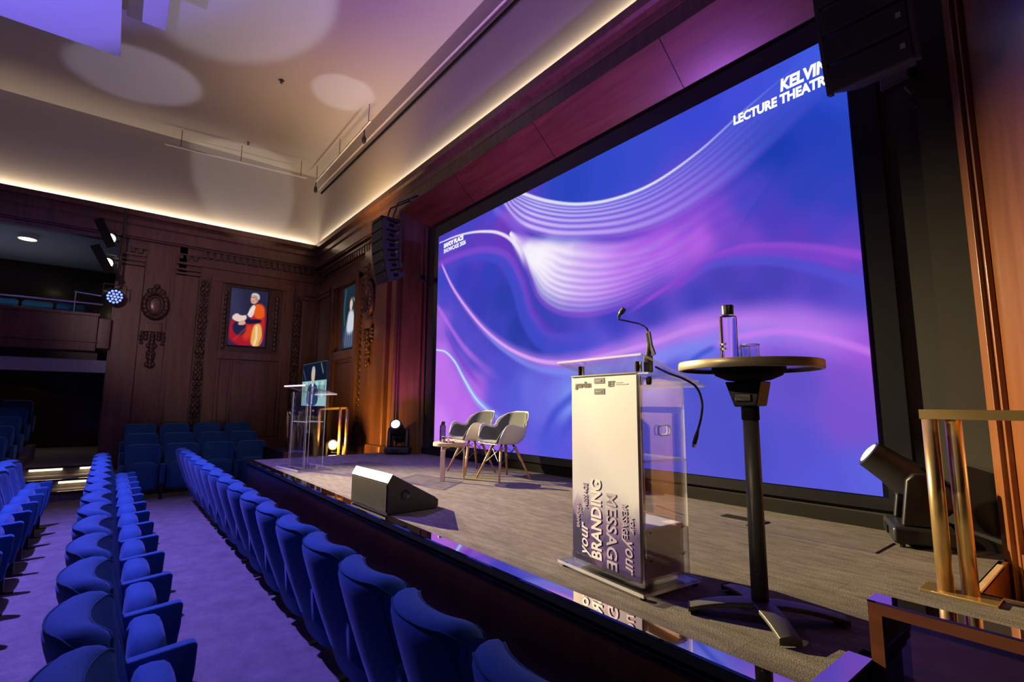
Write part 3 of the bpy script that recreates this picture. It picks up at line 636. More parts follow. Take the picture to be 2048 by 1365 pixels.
ASP = 1.75
def screen_paint(P):
    Q = P*np.array([ASP, 1.0]); A = np.array(ANCH, float); AP = A[:, :2]*np.array([ASP, 1.0])
    num = np.zeros((len(P), 3)); den = np.zeros(len(P))
    for (ax, ay), c in zip(AP, A[:, 2:]):
        r2 = (Q[:, 0]-ax)**2+(Q[:, 1]-ay)**2
        wgt = 1/(r2+0.0012)**1.9; num += wgt[:, None]*c; den += wgt
    col = num/den[:, None]
    def Ln(pts, n=60): return smooth_line(np.array(pts)*np.array([ASP, 1.0]), n)
    t1, t2, w1, w2 = Ln(T1), Ln(T2), Ln(W1), Ln(W2)
    def band(a, b):
        da, ta, sa = segdist(Q, a); db, tb, sb = segdist(Q, b)
        s = da/(da+db+1e-9); ins = inside(Q, list(a)+list(b[::-1]))
        return s, (ta+tb)/2, ins, da, db
    # dark hollow edges first, then ribbons
    stroke(col, Q, Ln(F9), (105, 60, 195), 0.050, 0.55, 0.2, fade=(0, 0.4))
    stroke(col, Q, Ln(F9b), (66, 76, 205), 0.034, 0.75, 0.55, w2=0.05, fade=(0.35, 0.1))
    stroke(col, Q, Ln(F9), (135, 75, 205), 0.022, 0.7, 0.3, fade=(0, 0.7))
    # upper fan of pale lines
    s, t, ins, da, db = band(t1, t2)
    edge = sstep(0, 0.012, da)*sstep(0, 0.02, db)*ins
    st = 0.5+0.5*np.sin(2*PI*(9.0*np.sqrt(s)+0.2)); st2 = st**0.7
    lum = np.interp(t, [0, 0.15, 0.45, 0.62, 0.8, 1.0], [0.75, 1.0, 0.92, 0.72, 0.42, 0.12])
    light = np.stack([np.interp(t, [0, 0.5, 0.8, 1], [215, 190, 125, 80]), np.interp(t, [0, 0.5, 0.8, 1], [205, 165, 130, 95]), np.interp(t, [0, 0.5, 1], [250, 243, 228])], 1)
    dark = np.stack([np.interp(s, [0, 1], [95, 140]), np.interp(s, [0, 1], [95, 90]), np.interp(s, [0, 1], [215, 220])], 1)
    tgt = dark+(light-dark)*st2[:, None]
    a = np.clip(edge*lum, 0, 1)[:, None]; col = col*(1-a)+tgt*a
    # lilac cloud between the fans
    s, t, ins, da, db = band(t2, w2)
    e = (ins*sstep(0, 0.03, da)*sstep(0, 0.10, db)*np.interp(t, [0, 0.08, 0.25, 0.7, 0.95], [0.0, 0.15, 0.8, 0.7, 0.0]))
    lil = np.stack([np.interp(t, [0, 0.4, 1], [235, 215, 160]), np.interp(t, [0, 0.4, 1], [215, 170, 95]), np.interp(t, [0, 0.4, 1], [250, 245, 225])], 1)
    wave = 0.86+0.14*np.sin(2*PI*(4*s+3*t)); lil[:, 1] *= wave; lil[:, 0] *= 0.93+0.07*wave
    col = col*(1-e[:, None])+lil*e[:, None]
    # white fan
    s, t, ins, da, db = band(w1, w2)
    st = 0.5+0.5*np.sin(2*PI*(10*s**1.6)); amp = np.interp(t, [0, 0.15, 0.4, 1], [0, 0.06, 0.28, 0.34])*np.interp(s, [0, 0.3, 1], [0.25, 0.8, 1.5])
    br = np.clip(1-amp*(1-st), 0, 1)
    base = np.stack([np.interp(t, [0, 0.4, 0.7, 1], [250, 240, 205, 165]), np.interp(t, [0, 0.4, 0.7, 1], [245, 225, 135, 85]), np.interp(t, [0, 0.6, 1], [253, 248, 228])], 1)
    base[:, 0] = base[:, 0]*br+95*(1-br); base[:, 1] = base[:, 1]*br+80*(1-br); base[:, 2] = base[:, 2]*br+205*(1-br)
    e = ins*sstep(0, 0.012, db)*sstep(0, 0.07, da+0.06*(t < 0.12))*np.interp(t, [0, 0.6, 0.95], [1, 0.9, 0.0])*np.interp(s, [0, 0.75, 1], [1, 0.95, 0.35])
    col = col*(1-e[:, None])+base*e[:, None]
    stroke(col, Q, Ln([(0.322, 0.867), (0.36, 0.80), (0.42, 0.73), (0.50, 0.68)]), (248, 244, 252), 0.012, 0.95, 0.2, w2=0.15, fade=(0.02, 0.4))
    stroke(col, Q, w2, (160, 80, 215), 0.016, 0.5, 0.2, fade=(0.3, 0.45))
    # bright tip lines
    stroke(col, Q, t1, (245, 240, 255), 0.010, 0.9, 0.3, w2=0.004, fade=(0, 0.45))
    stroke(col, Q, Ln(TOPF), (150, 110, 230), 0.030, 0.5, 0.1, w2=0.05)
    stroke(col, Q, Ln(F8), (240, 232, 252), 0.004, 0.95, 0.3, w2=0.014, fade=(0, 0.2))
    # long pink ribbon sweeping under the hollow
    stroke(col, Q, Ln(F5), (190, 125, 235), 0.012, 0.75, 0.0, w2=0.075, fade=(0.02, 0.05))
    stroke(col, Q, Ln(F5), (228, 170, 245), 0.008, 0.9, 0.2, w2=0.016, fade=(0.03, 0.65))
    stroke(col, Q, Ln(F5b), (128, 140, 240), 0.010, 0.75, 0.0, w2=0.05, fade=(0.1, 0.35))
    stroke(col, Q, Ln([(0.78, 0.318), (0.85, 0.345), (0.91, 0.345), (0.96, 0.318), (1.0, 0.285)]), (205, 125, 240), 0.014, 0.7, 0.1, fade=(0.3, 0))
    # arcs on the right
    stroke(col, Q, Ln(ARC), (150, 75, 210), 0.010, 0.8, 0.2, w2=0.016, fade=(0.2, 0))
    stroke(col, Q, Ln([(0.70, 0.475), (0.76, 0.515), (0.81, 0.549), (0.853, 0.553), (0.906, 0.533), (0.954, 0.503), (1.0, 0.46)]), (128, 68, 205), 0.018, 0.7, 0.5, fade=(0.2, 0.1))
    stroke(col, Q, Ln(ARC2), (82, 80, 210), 0.018, 0.7, 0.4, fade=(0.3, 0))
    # lower-left pink field and its fine lines
    stroke(col, Q, Ln(F7e), (186, 110, 232), 0.016, 0.75, 0.1, w2=0.03, fade=(0.05, 0.5))
    stroke(col, Q, Ln(F7f), (120, 70, 205), 0.012, 0.7, 0.1, w2=0.03, fade=(0.1, 0.4))
    stroke(col, Q, Ln(F7), (140, 175, 248), 0.007, 0.9, 0.2, w2=0.035, fade=(0, 0.4))
    stroke(col, Q, Ln(F7), (225, 235, 255), 0.004, 0.9, 0.3, w2=0.008, fade=(0, 0.5))
    # diagonal soft shafts in the lower middle
    stroke(col, Q, Ln(B1), (125, 160, 246), 0.06, 0.75, 0.0, fade=(0.3, 0.5)); stroke(col, Q, Ln(B2), (130, 150, 244), 0.05, 0.6, 0.0, fade=(0.3, 0.5))
    for c_, w_ in ((S1, 0.030), (S2, 0.034), (S4, 0.03)): stroke(col, Q, Ln(c_), (62, 72, 205), w_, 0.75, 0.0, fade=(0.25, 0.35))
    stroke(col, Q, Ln(S3), (60, 80, 205), 0.014, 0.8, 0.0, fade=(0.2, 0.3))
    return col
tilt = Matrix.Translation((-7.65, 4.405, 1.074)) @ Matrix.Rotation(-0.0053, 4, 'Y') @ Matrix.Rotation(PI/2, 4, 'X')
scr = thing('led_wall', 'huge LED wall showing violet and blue waves at the back of the stage', 'screen', (0, 0, 0))
fm = MB(); fm.box(-0.16, 6.62, -0.10, 3.90, -0.045, -0.012); fm.xform(tilt); fm.build('bezel', 'bezel', scr, bevel=0.004)
art_plane('display_panel', 560, 320, 6.43, 3.68, screen_paint, 'screen', scr, tilt)
def stext(name, s, x, z, size, width, bold=0.0, shear=0.0): return text_mesh(name, s, size, 'screentext', scr, wall_tm(x, 4.402, z), bold, shear, width=width)
stext('title_lettering', 'KELVIN', -1.735, 4.515, 0.150, 0.385, 0.0065, 0.12)
stext('title_lettering', 'LECTURE THEATRE', -2.168, 4.398, 0.120, 0.835, 0.005, 0.04)
stext('event_lettering', 'SAVOY PLACE', -7.475, 4.497, 0.105, 0.63, 0.005)
stext('event_lettering', 'SHOWCASE 2026', -7.475, 4.397, 0.105, 0.70, 0.001)

# ================================================================== portraits and monitor
def portrait_a(P):
    col = np.tile(np.array([38., 36., 62.]), (len(P), 1)); Q = P*np.array([0.6, 1.0])
    f = lambda pts, c, s=0.012, a=1.0: fill(col, Q, chaikin([(x*0.6, y) for x, y in pts]), c, s, a)
    stroke(col, Q, [(0.0, 0.9), (0.1, 0.5)], (62, 60, 98), 0.25, 0.6, 0.0)
    f([(0, 0), (1, 0), (1, 0.3), (0, 0.3)], (90, 30, 80), 0.08)
    f([(0.02, 0.02), (0.0, 0.45), (0.25, 0.48), (0.6, 0.4), (0.75, 0.2), (0.7, 0.0)], (165, 24, 42), 0.02)
    f([(0.3, 0.30), (0.62, 0.42), (0.7, 0.25), (0.45, 0.05)], (205, 55, 32), 0.05)
    f([(0.52, 0.56), (0.58, 0.72), (0.75, 0.78), (0.90, 0.76), (0.98, 0.62), (0.97, 0.2), (0.85, 0.0), (0.7, 0.02)], (186, 36, 42), 0.015)
    f([(0.58, 0.70), (0.72, 0.77), (0.88, 0.74), (0.97, 0.60), (0.88, 0.50), (0.66, 0.50)], (222, 88, 28), 0.02)
    f([(0.45, 0.52), (0.55, 0.72), (0.68, 0.75), (0.62, 0.5)], (226, 208, 200), 0.012)
    f([(0.66, 0.40), (0.85, 0.42), (0.93, 0.2), (0.86, 0.0), (0.6, 0.0), (0.6, 0.2)], (228, 170, 92), 0.02)
    stroke(col, Q, [(0.44, 0.35), (0.45, 0.15), (0.42, 0.02)], (245, 225, 190), 0.03, 0.8, 0.1)
    stroke(col, Q, [(0.53, 0.4), (0.55, 0.2), (0.5, 0.05)], (150, 60, 40), 0.014, 0.7, 0.1)
    f([(0.08, 0.36), (0.22, 0.44), (0.42, 0.40), (0.48, 0.28), (0.34, 0.16), (0.14, 0.2)], (30, 32, 70), 0.02)
    f([(0.40, 0.46), (0.86, 0.50), (0.86, 0.42), (0.42, 0.38)], (24, 24, 52), 0.012)
    f([(0.06, 0.50), (0.18, 0.57), (0.30, 0.52), (0.44, 0.55), (0.46, 0.47), (0.30, 0.40), (0.08, 0.44)], (226, 200, 190), 0.012)
    f([(0.22, 0.38), (0.30, 0.44), (0.42, 0.44), (0.44, 0.38), (0.28, 0.35)], (214, 160, 140), 0.01)
    f([(0.52, 0.80), (0.53, 0.90), (0.60, 0.94), (0.70, 0.93), (0.74, 0.86), (0.72, 0.79), (0.63, 0.75), (0.56, 0.76)], (206, 158, 138), 0.01)
    f([(0.52, 0.89), (0.56, 0.95), (0.68, 0.96), (0.77, 0.92), (0.77, 0.83), (0.72, 0.85), (0.68, 0.91), (0.58, 0.92)], (196, 192, 200), 0.012)
    fill(col, Q, [(0.36*1, 0.905), (0.42, 0.90), (0.43, 0.84), (0.41, 0.79), (0.39, 0.85)], (170, 120, 104), 0.012, 0.7)
    for k in range(4): stroke(col, Q, [(0.17+0.022*k, 0.40), (0.155+0.024*k, 0.365)], (222, 176, 156), 0.008, 0.9, 0.3)
    stroke(col, Q, smooth_line([(0.56, 0.66), (0.57, 0.45), (0.55, 0.2)], 12), (150, 20, 40), 0.014, 0.8, 0.1)
    stroke(col, Q, smooth_line([(0.40, 0.70), (0.33, 0.62), (0.28, 0.55)], 10), (245, 238, 235), 0.014, 0.8, 0.1)
    stroke(col, Q, [(0.1, 0.1), (0.28, 0.32)], (210, 60, 40), 0.03, 0.5, 0.0)
    stroke(col, Q, [(0.345, 0.86), (0.335, 0.83)], (235, 190, 170), 0.007, 0.8, 0.2)
    stroke(col, Q, [(0.325, 0.87), (0.375, 0.872)], (90, 60, 62), 0.008, 0.8, 0.2); stroke(col, Q, [(0.335, 0.80), (0.375, 0.80)], (120, 60, 60), 0.006, 0.8, 0.2)
    return col
def portrait_b(P):
    col = np.tile(np.array([28., 44., 58.]), (len(P), 1)); Q = P*np.array([0.62, 1.0])
    f = lambda pts, c, s=0.014, a=1.0: fill(col, Q, chaikin([(x*0.62, y) for x, y in pts]), c, s, a)
    stroke(col, Q, smooth_line([(0.56, 1.0), (0.57, 0.8), (0.50, 0.72), (0.44, 0.78)], 20), (110, 180, 160), 0.028, 0.9, 0.1)
    stroke(col, Q, smooth_line([(0.1, 0.95), (0.06, 0.6), (0.1, 0.4)], 12), (50, 110, 100), 0.05, 0.7, 0.0)
    f([(0.05, 0), (0.2, 0.35), (0.38, 0.45), (0.75, 0.45), (0.95, 0.3), (1, 0)], (70, 84, 110), 0.05)
    f([(0.28, 0.25), (0.36, 0.55), (0.55, 0.62), (0.78, 0.56), (0.86, 0.3), (0.6, 0.2)], (196, 204, 214), 0.04)
    for k in range(10): stroke(col, Q, [(0.1+0.045*k, 0.02), (0.14+0.04*k, 0.25)], (140, 155, 180) if k % 2 else (35, 45, 70), 0.012, 0.7, 0.1)
    f([(0.46, 0.62), (0.46, 0.74), (0.56, 0.79), (0.66, 0.74), (0.66, 0.64), (0.56, 0.58)], (214, 186, 165), 0.012)
    f([(0.44, 0.72), (0.5, 0.80), (0.62, 0.81), (0.70, 0.74), (0.62, 0.77), (0.5, 0.76)], (120, 92, 62), 0.012)
    return col
def speaker_feed(P):
    col = np.tile(np.array([150., 190., 190.]), (len(P), 1)); Q = P*np.array([1.75, 1.0])
    fill(col, Q, [(0, 0.58), (1.75, 0.58), (1.75, 1), (0, 1)], (14, 24, 44), 0.01)
    for k in range(9): fill(col, Q, [(0.1+k*0.19, 0.2), (0.2+k*0.19, 0.2), (0.2+k*0.19, 0.55), (0.1+k*0.19, 0.55)], (175, 210, 205) if k % 2 else (120, 165, 168), 0.02)
    for k in range(7): stroke(col, Q, [(1.0+0.1*k, 0.3), (1.02+0.1*k, 0.45)], (30, 40, 60), 0.03, 0.8, 0.3)
    stroke(col, Q, [(1.35, 0.95), (1.5, 0.75)], (150, 165, 160), 0.05, 0.7, 0.1); stroke(col, Q, [(0.05, 0.85), (0.25, 0.62)], (110, 120, 130), 0.03, 0.7, 0.1)
    fill(col, Q, chaikin([(0.35, 0), (0.42, 0.40), (0.62, 0.52), (0.98, 0.52), (1.18, 0.40), (1.25, 0)]), (40, 58, 92), 0.015)
    fill(col, Q, [(0.73, 0.52), (0.87, 0.52), (0.82, 0.05), (0.78, 0.05)], (215, 222, 228), 0.01); stroke(col, Q, [(0.80, 0.45), (0.80, 0.1)], (60, 80, 130), 0.022, 0.9, 0.4)
    fill(col, Q, chaikin([(0.68, 0.62), (0.66, 0.78), (0.72, 0.88), (0.80, 0.90), (0.90, 0.88), (0.95, 0.78), (0.93, 0.62), (0.87, 0.53), (0.76, 0.53)]), (196, 176, 160), 0.015)
    fill(col, Q, chaikin([(0.66, 0.76), (0.70, 0.90), (0.80, 0.93), (0.92, 0.90), (0.95, 0.76), (0.9, 0.84), (0.72, 0.84)]), (170, 165, 165), 0.015)
    return col
pa = thing('portrait_display', 'lit portrait of a figure in red and gold robes, in the gallery side wall', 'portrait', (XL+0.06, 2.54, 3.15))
MB().box(-0.05, 0.02, -0.44, 0.44, -0.02, 1.45).build('frame', 'bezel', pa, bevel=0.004)
art_plane('picture', 90, 150, 0.84, 1.43, portrait_a, 'portrait', pa, Matrix.Translation((0.022, -0.42, 0)) @ Matrix.Rotation(PI/2, 4, 'Z') @ Matrix.Rotation(PI/2, 4, 'X'))
pb = thing('portrait_display', 'lit portrait of a pale figure against dark green, beside the stage opening', 'portrait', (-11.33, YF-0.02, 3.02))
MB().box(-0.48, 0.48, -0.03, 0.02, -0.02, 1.49).build('frame', 'bezel', pb, bevel=0.004)
art_plane('picture', 80, 130, 0.92, 1.47, portrait_b, 'portrait', pb, Matrix.Translation((-0.46, -0.032, 0)) @ Matrix.Rotation(PI/2, 4, 'X'))
tv = thing('monitor_on_stand', 'large monitor on a stand showing a man in a suit, left of the stage', 'monitor', (-10.42, 3.22, 0.58))
MB().box(-0.80, 0.80, -0.03, 0.03, 1.09, 2.00).build('screen_housing', 'black', tv, bevel=0.008)
art_plane('picture', 140, 80, 1.54, 0.87, speaker_feed, 'portrait', tv, Matrix.Translation((-0.77, -0.033, 1.11)) @ Matrix.Rotation(PI/2, 4, 'X'))
MB().box(-0.06, 0.06, 0.03, 0.09, 0.05, 1.6).build('stand_column', 'matt_black', tv); MB().box(-0.45, 0.45, -0.25, 0.30, 0.0, 0.05).build('stand_base', 'matt_black', tv, bevel=0.01)

# ================================================================== line array loudspeakers
def line_array(x0, y0, zb, n, label, flip=1):
    t = thing('line_array_speaker', label, 'loudspeaker', (x0, y0, zb))
    wd, hh, dp = 0.46, 0.185, 0.36
    z = 0.0; yy = 0.0
    for k in range(n):
        ang = R(max(-3, 15-3.0*k)); rz0, rz1 = hh*0.30, hh*0.72
        m = MB(); ya = [(-wd/2, 0, 0.004), (wd/2, 0, 0.004), (wd*0.36, dp, rz0), (-wd*0.36, dp, rz0), (-wd/2, 0, hh-0.004), (wd/2, 0, hh-0.004), (wd*0.36, dp, rz1), (-wd*0.36, dp, rz1)]
        m.add(ya, [(0, 3, 2, 1), (4, 5, 6, 7), (0, 1, 5, 4), (1, 2, 6, 5), (2, 3, 7, 6), (3, 0, 4, 7)])
        mx = Matrix.Translation((0, yy, z)) @ Matrix.Rotation(ang, 4, 'X'); m.xform(mx)
        b = m.build('speaker_module', 'cabinet', t, bevel=0.006)
        g = MB().box(-wd/2+0.012, wd/2-0.012, -0.012, 0.0, 0.012, hh-0.012); g.xform(mx); g.build('grille', 'grille', b, bevel=0.004)
        for s in (-1, 1):
            h = MB().box(s*(wd/2+0.004)-0.012, s*(wd/2+0.004)+0.012, -0.006, 0.06, 0.0, hh); h.xform(mx); h.build('rigging_rail', 'cabinet', b)
        if k < 3:
            bd = MB(); bd.box(wd/2-0.065, wd/2-0.040, -0.016, -0.012, 0.085, 0.115); bd.xform(mx); bd.build('badge', 'print_mid', b)
        hd = MB().box(wd*0.40, wd*0.45, 0.10, 0.22, hh*0.35, hh*0.65); hd.xform(mx); hd.build('side_handle', 'matt_black', b)
        z += hh*math.cos(ang); yy -= hh*math.sin(ang)
    MB().box(-0.2, 0.2, yy-0.02, yy+0.34, z, z+0.05).build('flying_frame', 'seatmetal', t)
    for sx in (-0.15, 0.15): MB().tube([(sx, yy+0.2, z+0.02), (sx, yy+0.3, 5.30-zb), (sx, 0.545, 5.55-zb)], 0.016, 8).build('hanging_bracket', 'seatmetal', t)
    return t
line_array(-0.865, 3.56, 3.80, 8, 'black line array loudspeaker hung at the right edge of the stage opening')
la = line_array(-8.10, 3.56, 3.84, 6, 'line array loudspeaker hung at the left edge of the stage opening')
MB().tube([(0.32, 0.15, 0.25), (0.30, 0.15, 0.95)], 0.018).build('cable_tube', 'cabinet', la)

# ================================================================== moving heads, par, profile spots, small fixtures
def moving_head(loc, rz, tilt, label, lens, sc=1.0, group=None):
    t = thing('moving_head_light', label, 'stage light', loc, rz)
    B = MB().box(-0.19*sc, 0.19*sc, -0.15*sc, 0.15*sc, 0.02*sc, 0.115*sc).build('base', 'black', t, bevel=0.02*sc)
    MB().box(-0.07*sc, 0.03*sc, -0.158*sc, -0.149*sc, 0.045*sc, 0.09*sc).build('display_panel', 'bezel', B)
    for sx in (-1, 1):
        for sy in (-1, 1): MB().lathe([(0.018*sc, 0), (0.018*sc, 0.022*sc)], (sx*0.15*sc, sy*0.11*sc, 0), 10).build('rubber_foot', 'rubber', B)
    for s in (-1, 1):
        y = MB(); y.prism([(-0.10*sc, 0.115*sc), (0.10*sc, 0.115*sc), (0.065*sc, 0.37*sc), (0.03*sc, 0.41*sc), (-0.03*sc, 0.41*sc), (-0.065*sc, 0.37*sc)], s*0.135*sc-0.025*sc, s*0.135*sc+0.025*sc, 'x')
        y.build('yoke_arm', 'black', t, bevel=0.012*sc)
    mx = Matrix.Translation((0, 0, 0.335*sc)) @ Matrix.Rotation(tilt, 4, 'X')
    h = MB().lathe([(0.075*sc, -0.20*sc), (0.10*sc, -0.17*sc), (0.108*sc, -0.05*sc), (0.108*sc, 0.06*sc), (0.095*sc, 0.14*sc), (0.088*sc, 0.27*sc), (0.078*sc, 0.275*sc)], (0, 0, 0), 24)
    h.xform(mx); hd = autosmooth(h.build('lamp_head', 'black', t), 40)
    for k in (-1, 1):
        v = MB().box(-0.06*sc, 0.06*sc, k*0.105*sc-0.006, k*0.105*sc+0.006, -0.12*sc, 0.04*sc); v.xform(mx); v.build('cooling_vent', 'seatmetal', hd)
    l = MB().lathe([(0.068*sc, 0.272*sc), (0.060*sc, 0.281*sc), (0.03*sc, 0.288*sc)], (0, 0, 0), 24); l.xform(mx); autosmooth(l.build('lens', lens, hd), 60)
    return t
# tilt: the head axis starts at +z and leans towards -y of the base for positive values
moving_head((-8.22, 4.02, S), R(51), R(60), 'moving head lamp with a bright white beam, beside the left edge of the screen', 'lens_white', 1.12)
moving_head((-0.98, 4.20, S), R(-68), R(52), 'black moving head lamp behind the brass rail at right', 'lens_soft', 1.12)
moving_head((-9.46, 3.36, S-0.29), R(60), R(80), 'moving head lamp behind the brass rails off stage left', 'lens_white', 1.10)
# LED par and two profile spots on the gallery pole
pole = thing('lighting_pole', 'thin vertical lighting pole at the gallery opening edge', 'pole', (XL+0.36, -0.08, 3.66))
MB().tube([(0, 0, 0.66), (0, 0, 2.3)], 0.022).build('tube', 'seatmetal', pole); MB().box(-0.31, 0.02, -0.02, 0.02, 0.80, 0.84).box(-0.31, 0.02, -0.02, 0.02, 1.9, 1.94).build('wall_bracket', 'seatmetal', pole)
pr = thing('led_par_light', 'blue glowing LED par lamp below the two spotlights on the gallery pole', 'stage light', (XL+0.40, -0.12, 3.98), R(8))
def par_lamp(t, tgt, r, ln, lens, cells):
    d_ = Vector(tgt).normalized(); q = d_.to_track_quat('Z', 'Y').to_matrix().to_4x4()
    h = MB().lathe([(r*0.55, -ln), (r*0.95, -ln*0.75), (r, -ln*0.3), (r, 0.02), (r*0.9, 0.02)], (0, 0, 0), 20); h.xform(q); b = autosmooth(h.build('housing', 'black', t), 40)
    if cells:
        m = MB()
        for rr, n in ((0, 1), (0.38, 6), (0.74, 12)):
            for k in range(n):
                m.lathe([(r*0.15, 0.02), (r*0.12, 0.028)], (r*rr*math.cos(2*PI*k/n), r*rr*math.sin(2*PI*k/n), 0), 10)
        m.xform(q); m.build('led_cells', lens, b)
    else:
        m = MB().lathe([(r*0.86, 0.0), (r*0.8, 0.024), (r*0.3, 0.034)], (0, 0, 0), 20); m.xform(q); m.build('lens', lens, b)
    yk = MB(); yk.tube([(0, -r*1.15, 0), (0, -r*1.15, r*1.5), (0, r*1.15, r*1.5), (0, r*1.15, 0)], 0.014, 6, sq=True); yk.build('yoke', 'seatmetal', t)
par_lamp(pr, (1.0, 0.25, -0.25), 0.17, 0.26, 'lens_blue', True)
MB().tube([(-0.03, 0.03, 0.25), (-0.03, 0.03, 0.335)], 0.03).build('clamp', 'seatmetal', pr)
for z, lab in ((5.20, 'upper of the two glaring warm spotlights at the gallery edge'), (4.66, 'lower of the two glaring warm spotlights, above the blue par lamp')):
    sp = thing('profile_spotlight', lab, 'spotlight', (XL+0.52, -0.30, z))
    par_lamp(sp, (1.0, 0.04, -0.26), 0.12, 0.34, 'lens_warm', False)
    MB().box(-0.12, 0.02, 0.10, 0.19, 0.10, 0.14).build('clamp', 'seatmetal', sp)
    # barn door: its edge lies in the plane through the lamp and the stage front edge
    e_ = Vector((0, 1.76+0.29, S-z)).normalized(); nrm = Vector((0, -e_.z, e_.y)) if e_.z > 0 else Vector((0, e_.z, -e_.y))
    lampx = 0.20; x1 = lampx+0.30
    yz = lambda q: e_*(q*0.30*2.05/9.0*1.0)
    b0 = Vector((lampx+0.30, 0, 0))
    v = []
    for xx in (0.24, 0.248):
        for (p_, q_) in ((-0.30, 0.0), (0.30, 0.0), (0.30, 0.16), (-0.30, 0.16)):
            v.append(b0+Vector((xx-0.24, 0, 0))+e_*p_+nrm*q_)
    MB().add(v, [(0, 1, 2, 3), (7, 6, 5, 4), (0, 4, 5, 1), (1, 5, 6, 2), (2, 6, 7, 3), (3, 7, 4, 0)]).build('barn_door', 'matt_black', sp)
def wall_box(name, label, cat, loc, rz, w, h, d, part):
    t = thing(name, label, cat, loc, rz)
    b = MB().box(-w/2, w/2, -d, 0, -h/2, h/2).build('housing', 'black', t, bevel=0.008)
    MB().box(-w/2+0.012, w/2-0.012, -d-0.006, -d+0.002, -h/2+0.012, h/2-0.012).build(part, 'grille', b)
    MB().tube([(0, 0.0, -0.02), (0.02, 0.06, -h/2-0.03), (0.02, 0.16, -h/2-0.05)], 0.014).build('bracket', 'seatmetal', t)
    MB().tube([(0.03, 0.02, -h/2+0.02), (0.06, 0.06, -h/2-0.10), (0.02, 0.10, -h/2-0.13), (-0.03, 0.16, -h/2-0.04)], 0.006).build('cable', 'rubber', t)
    return t
wall_box('wall_floodlight', 'small black floodlight on the dark wall below the right loudspeaker array', 'floodlight', (-0.86, 4.29, 4.10), R(-14), 0.19, 0.12, 0.10, 'front_glass')
wall_box('wall_camera', 'small black camera on the dark wall left of the screen', 'camera', (-8.00, 4.29, 4.03), R(10), 0.13, 0.10, 0.10, 'front_glass')
# ceiling bits
def slab_panel(loc, x1, y1, th, lab):
    t = thing('acoustic_panel', lab, 'ceiling panel', loc)
    MB().box(0, x1, y1, 0, 0, th).build('panel', 'white', t, bevel=0.006)
    wr = MB()
    for fx in (0.1, 0.9):
        for fy in (0.1, 0.9): wr.tube([(x1*fx, y1*fy, th), (x1*fx, y1*fy, CE-loc[2])], 0.008)
    wr.build('hanging_wire', 'seatmetal', t)
    return t
slab_panel((-8.93, -0.31, 6.80), 3.6, -3.4, 0.05, 'large white ceiling panel glowing violet, hung at upper left')
slab_panel((-8.50, 0.18, 7.20), 3.0, -0.46, 0.10, 'cream ceiling panel hung just behind the violet one')
for (x, y, lab) in ((-9.96, 2.1, 'ceiling sprinkler nearer the stage'), (-13.0, 2.1, 'ceiling sprinkler near the gallery side wall')):
    t = thing('ceiling_sprinkler', lab, 'sprinkler', (x, y, CE))
    MB().lathe([(0.055, -0.008), (0.05, 0.0)], (0, 0, 0), 16).build('rose', 'chrome', t); MB().lathe([(0.03, -0.06), (0.012, -0.05), (0.012, 0)], (0, 0, 0), 12).build('nozzle', 'black', t)
def hung_rail(name, label, a, b, drops, mat):
    t = thing(name, label, 'rail', a); v = Vector(b)-Vector(a)
    MB().tube([(0, 0, 0), v], 0.022, 8, sq=True).build('bar', mat, t)
    w_ = MB()
    for f in drops: p = v*f; w_.tube([p, (p.x, p.y, CE-a[2])], 0.007)
    w_.build('hanger', 'seatmetal', t)
    return t
hung_rail('picture_rail', 'slim pale rail hung under the ceiling along the gallery side wall', (-13.40, 0.48, 7.62), (-13.15, 3.55, 7.62), (0.1, 0.5, 0.95), 'white')
hung_rail('picture_rail', 'slim pale rail hung in front of the white wall above the stage', (-13.3, 3.80, 7.62), (-9.5, 3.76, 7.62), (0.04, 0.5, 0.97), 'white')
for x, lab in ((-9.93, 'small black rigging hook on the front ceiling rail, nearer the stage'), (-13.2, 'small black rigging hook on the front ceiling rail, in the corner')):
    t = thing('rigging_hook', lab, 'hook', (x, 3.80, 7.30)); MB().lathe([(0.01, 0), (0.045, 0.04), (0.045, 0.13), (0.015, 0.2)], (0, 0, 0), 12).build('weight', 'black', t); MB().tube([(0, 0, 0.2), (0, -0.0, 0.32)], 0.012).build('cord', 'black', t)
dl = thing('gallery_downlight', 'round lit downlight in the gallery ceiling', 'downlight', (-15.2, -1.75, 5.44))
MB().lathe([(0.17, -0.10), (0.18, -0.09), (0.18, 0.02)], (0, 0, 0), 24).build('ring', 'white', dl); MB().lathe([(0.15, -0.104), (0.14, -0.101)], (0, 0, 0), 24).build('lamp', 'downlight', dl)
# ================================================================== balcony rail
br_ = thing('balcony_rail', 'slim steel handrail with posts along the top of the gallery front', 'handrail', (XL+0.12, -0.3, 3.58))
MB().tube([(0, -7, 0.24), (0, 0, 0.24)], 0.02).build('top_rail', 'steel', br_); MB().tube([(0, -0.48, 0.46), (0, 0.02, 0.42)], 0.018).build('upper_rail', 'steel', br_)
for y in (-0.46, -1.6, -2.8): MB().tube([(0, y, 0.0), (0, y, 0.46 if y > -1 else 0.24)], 0.018).build('post', 'steel', br_)
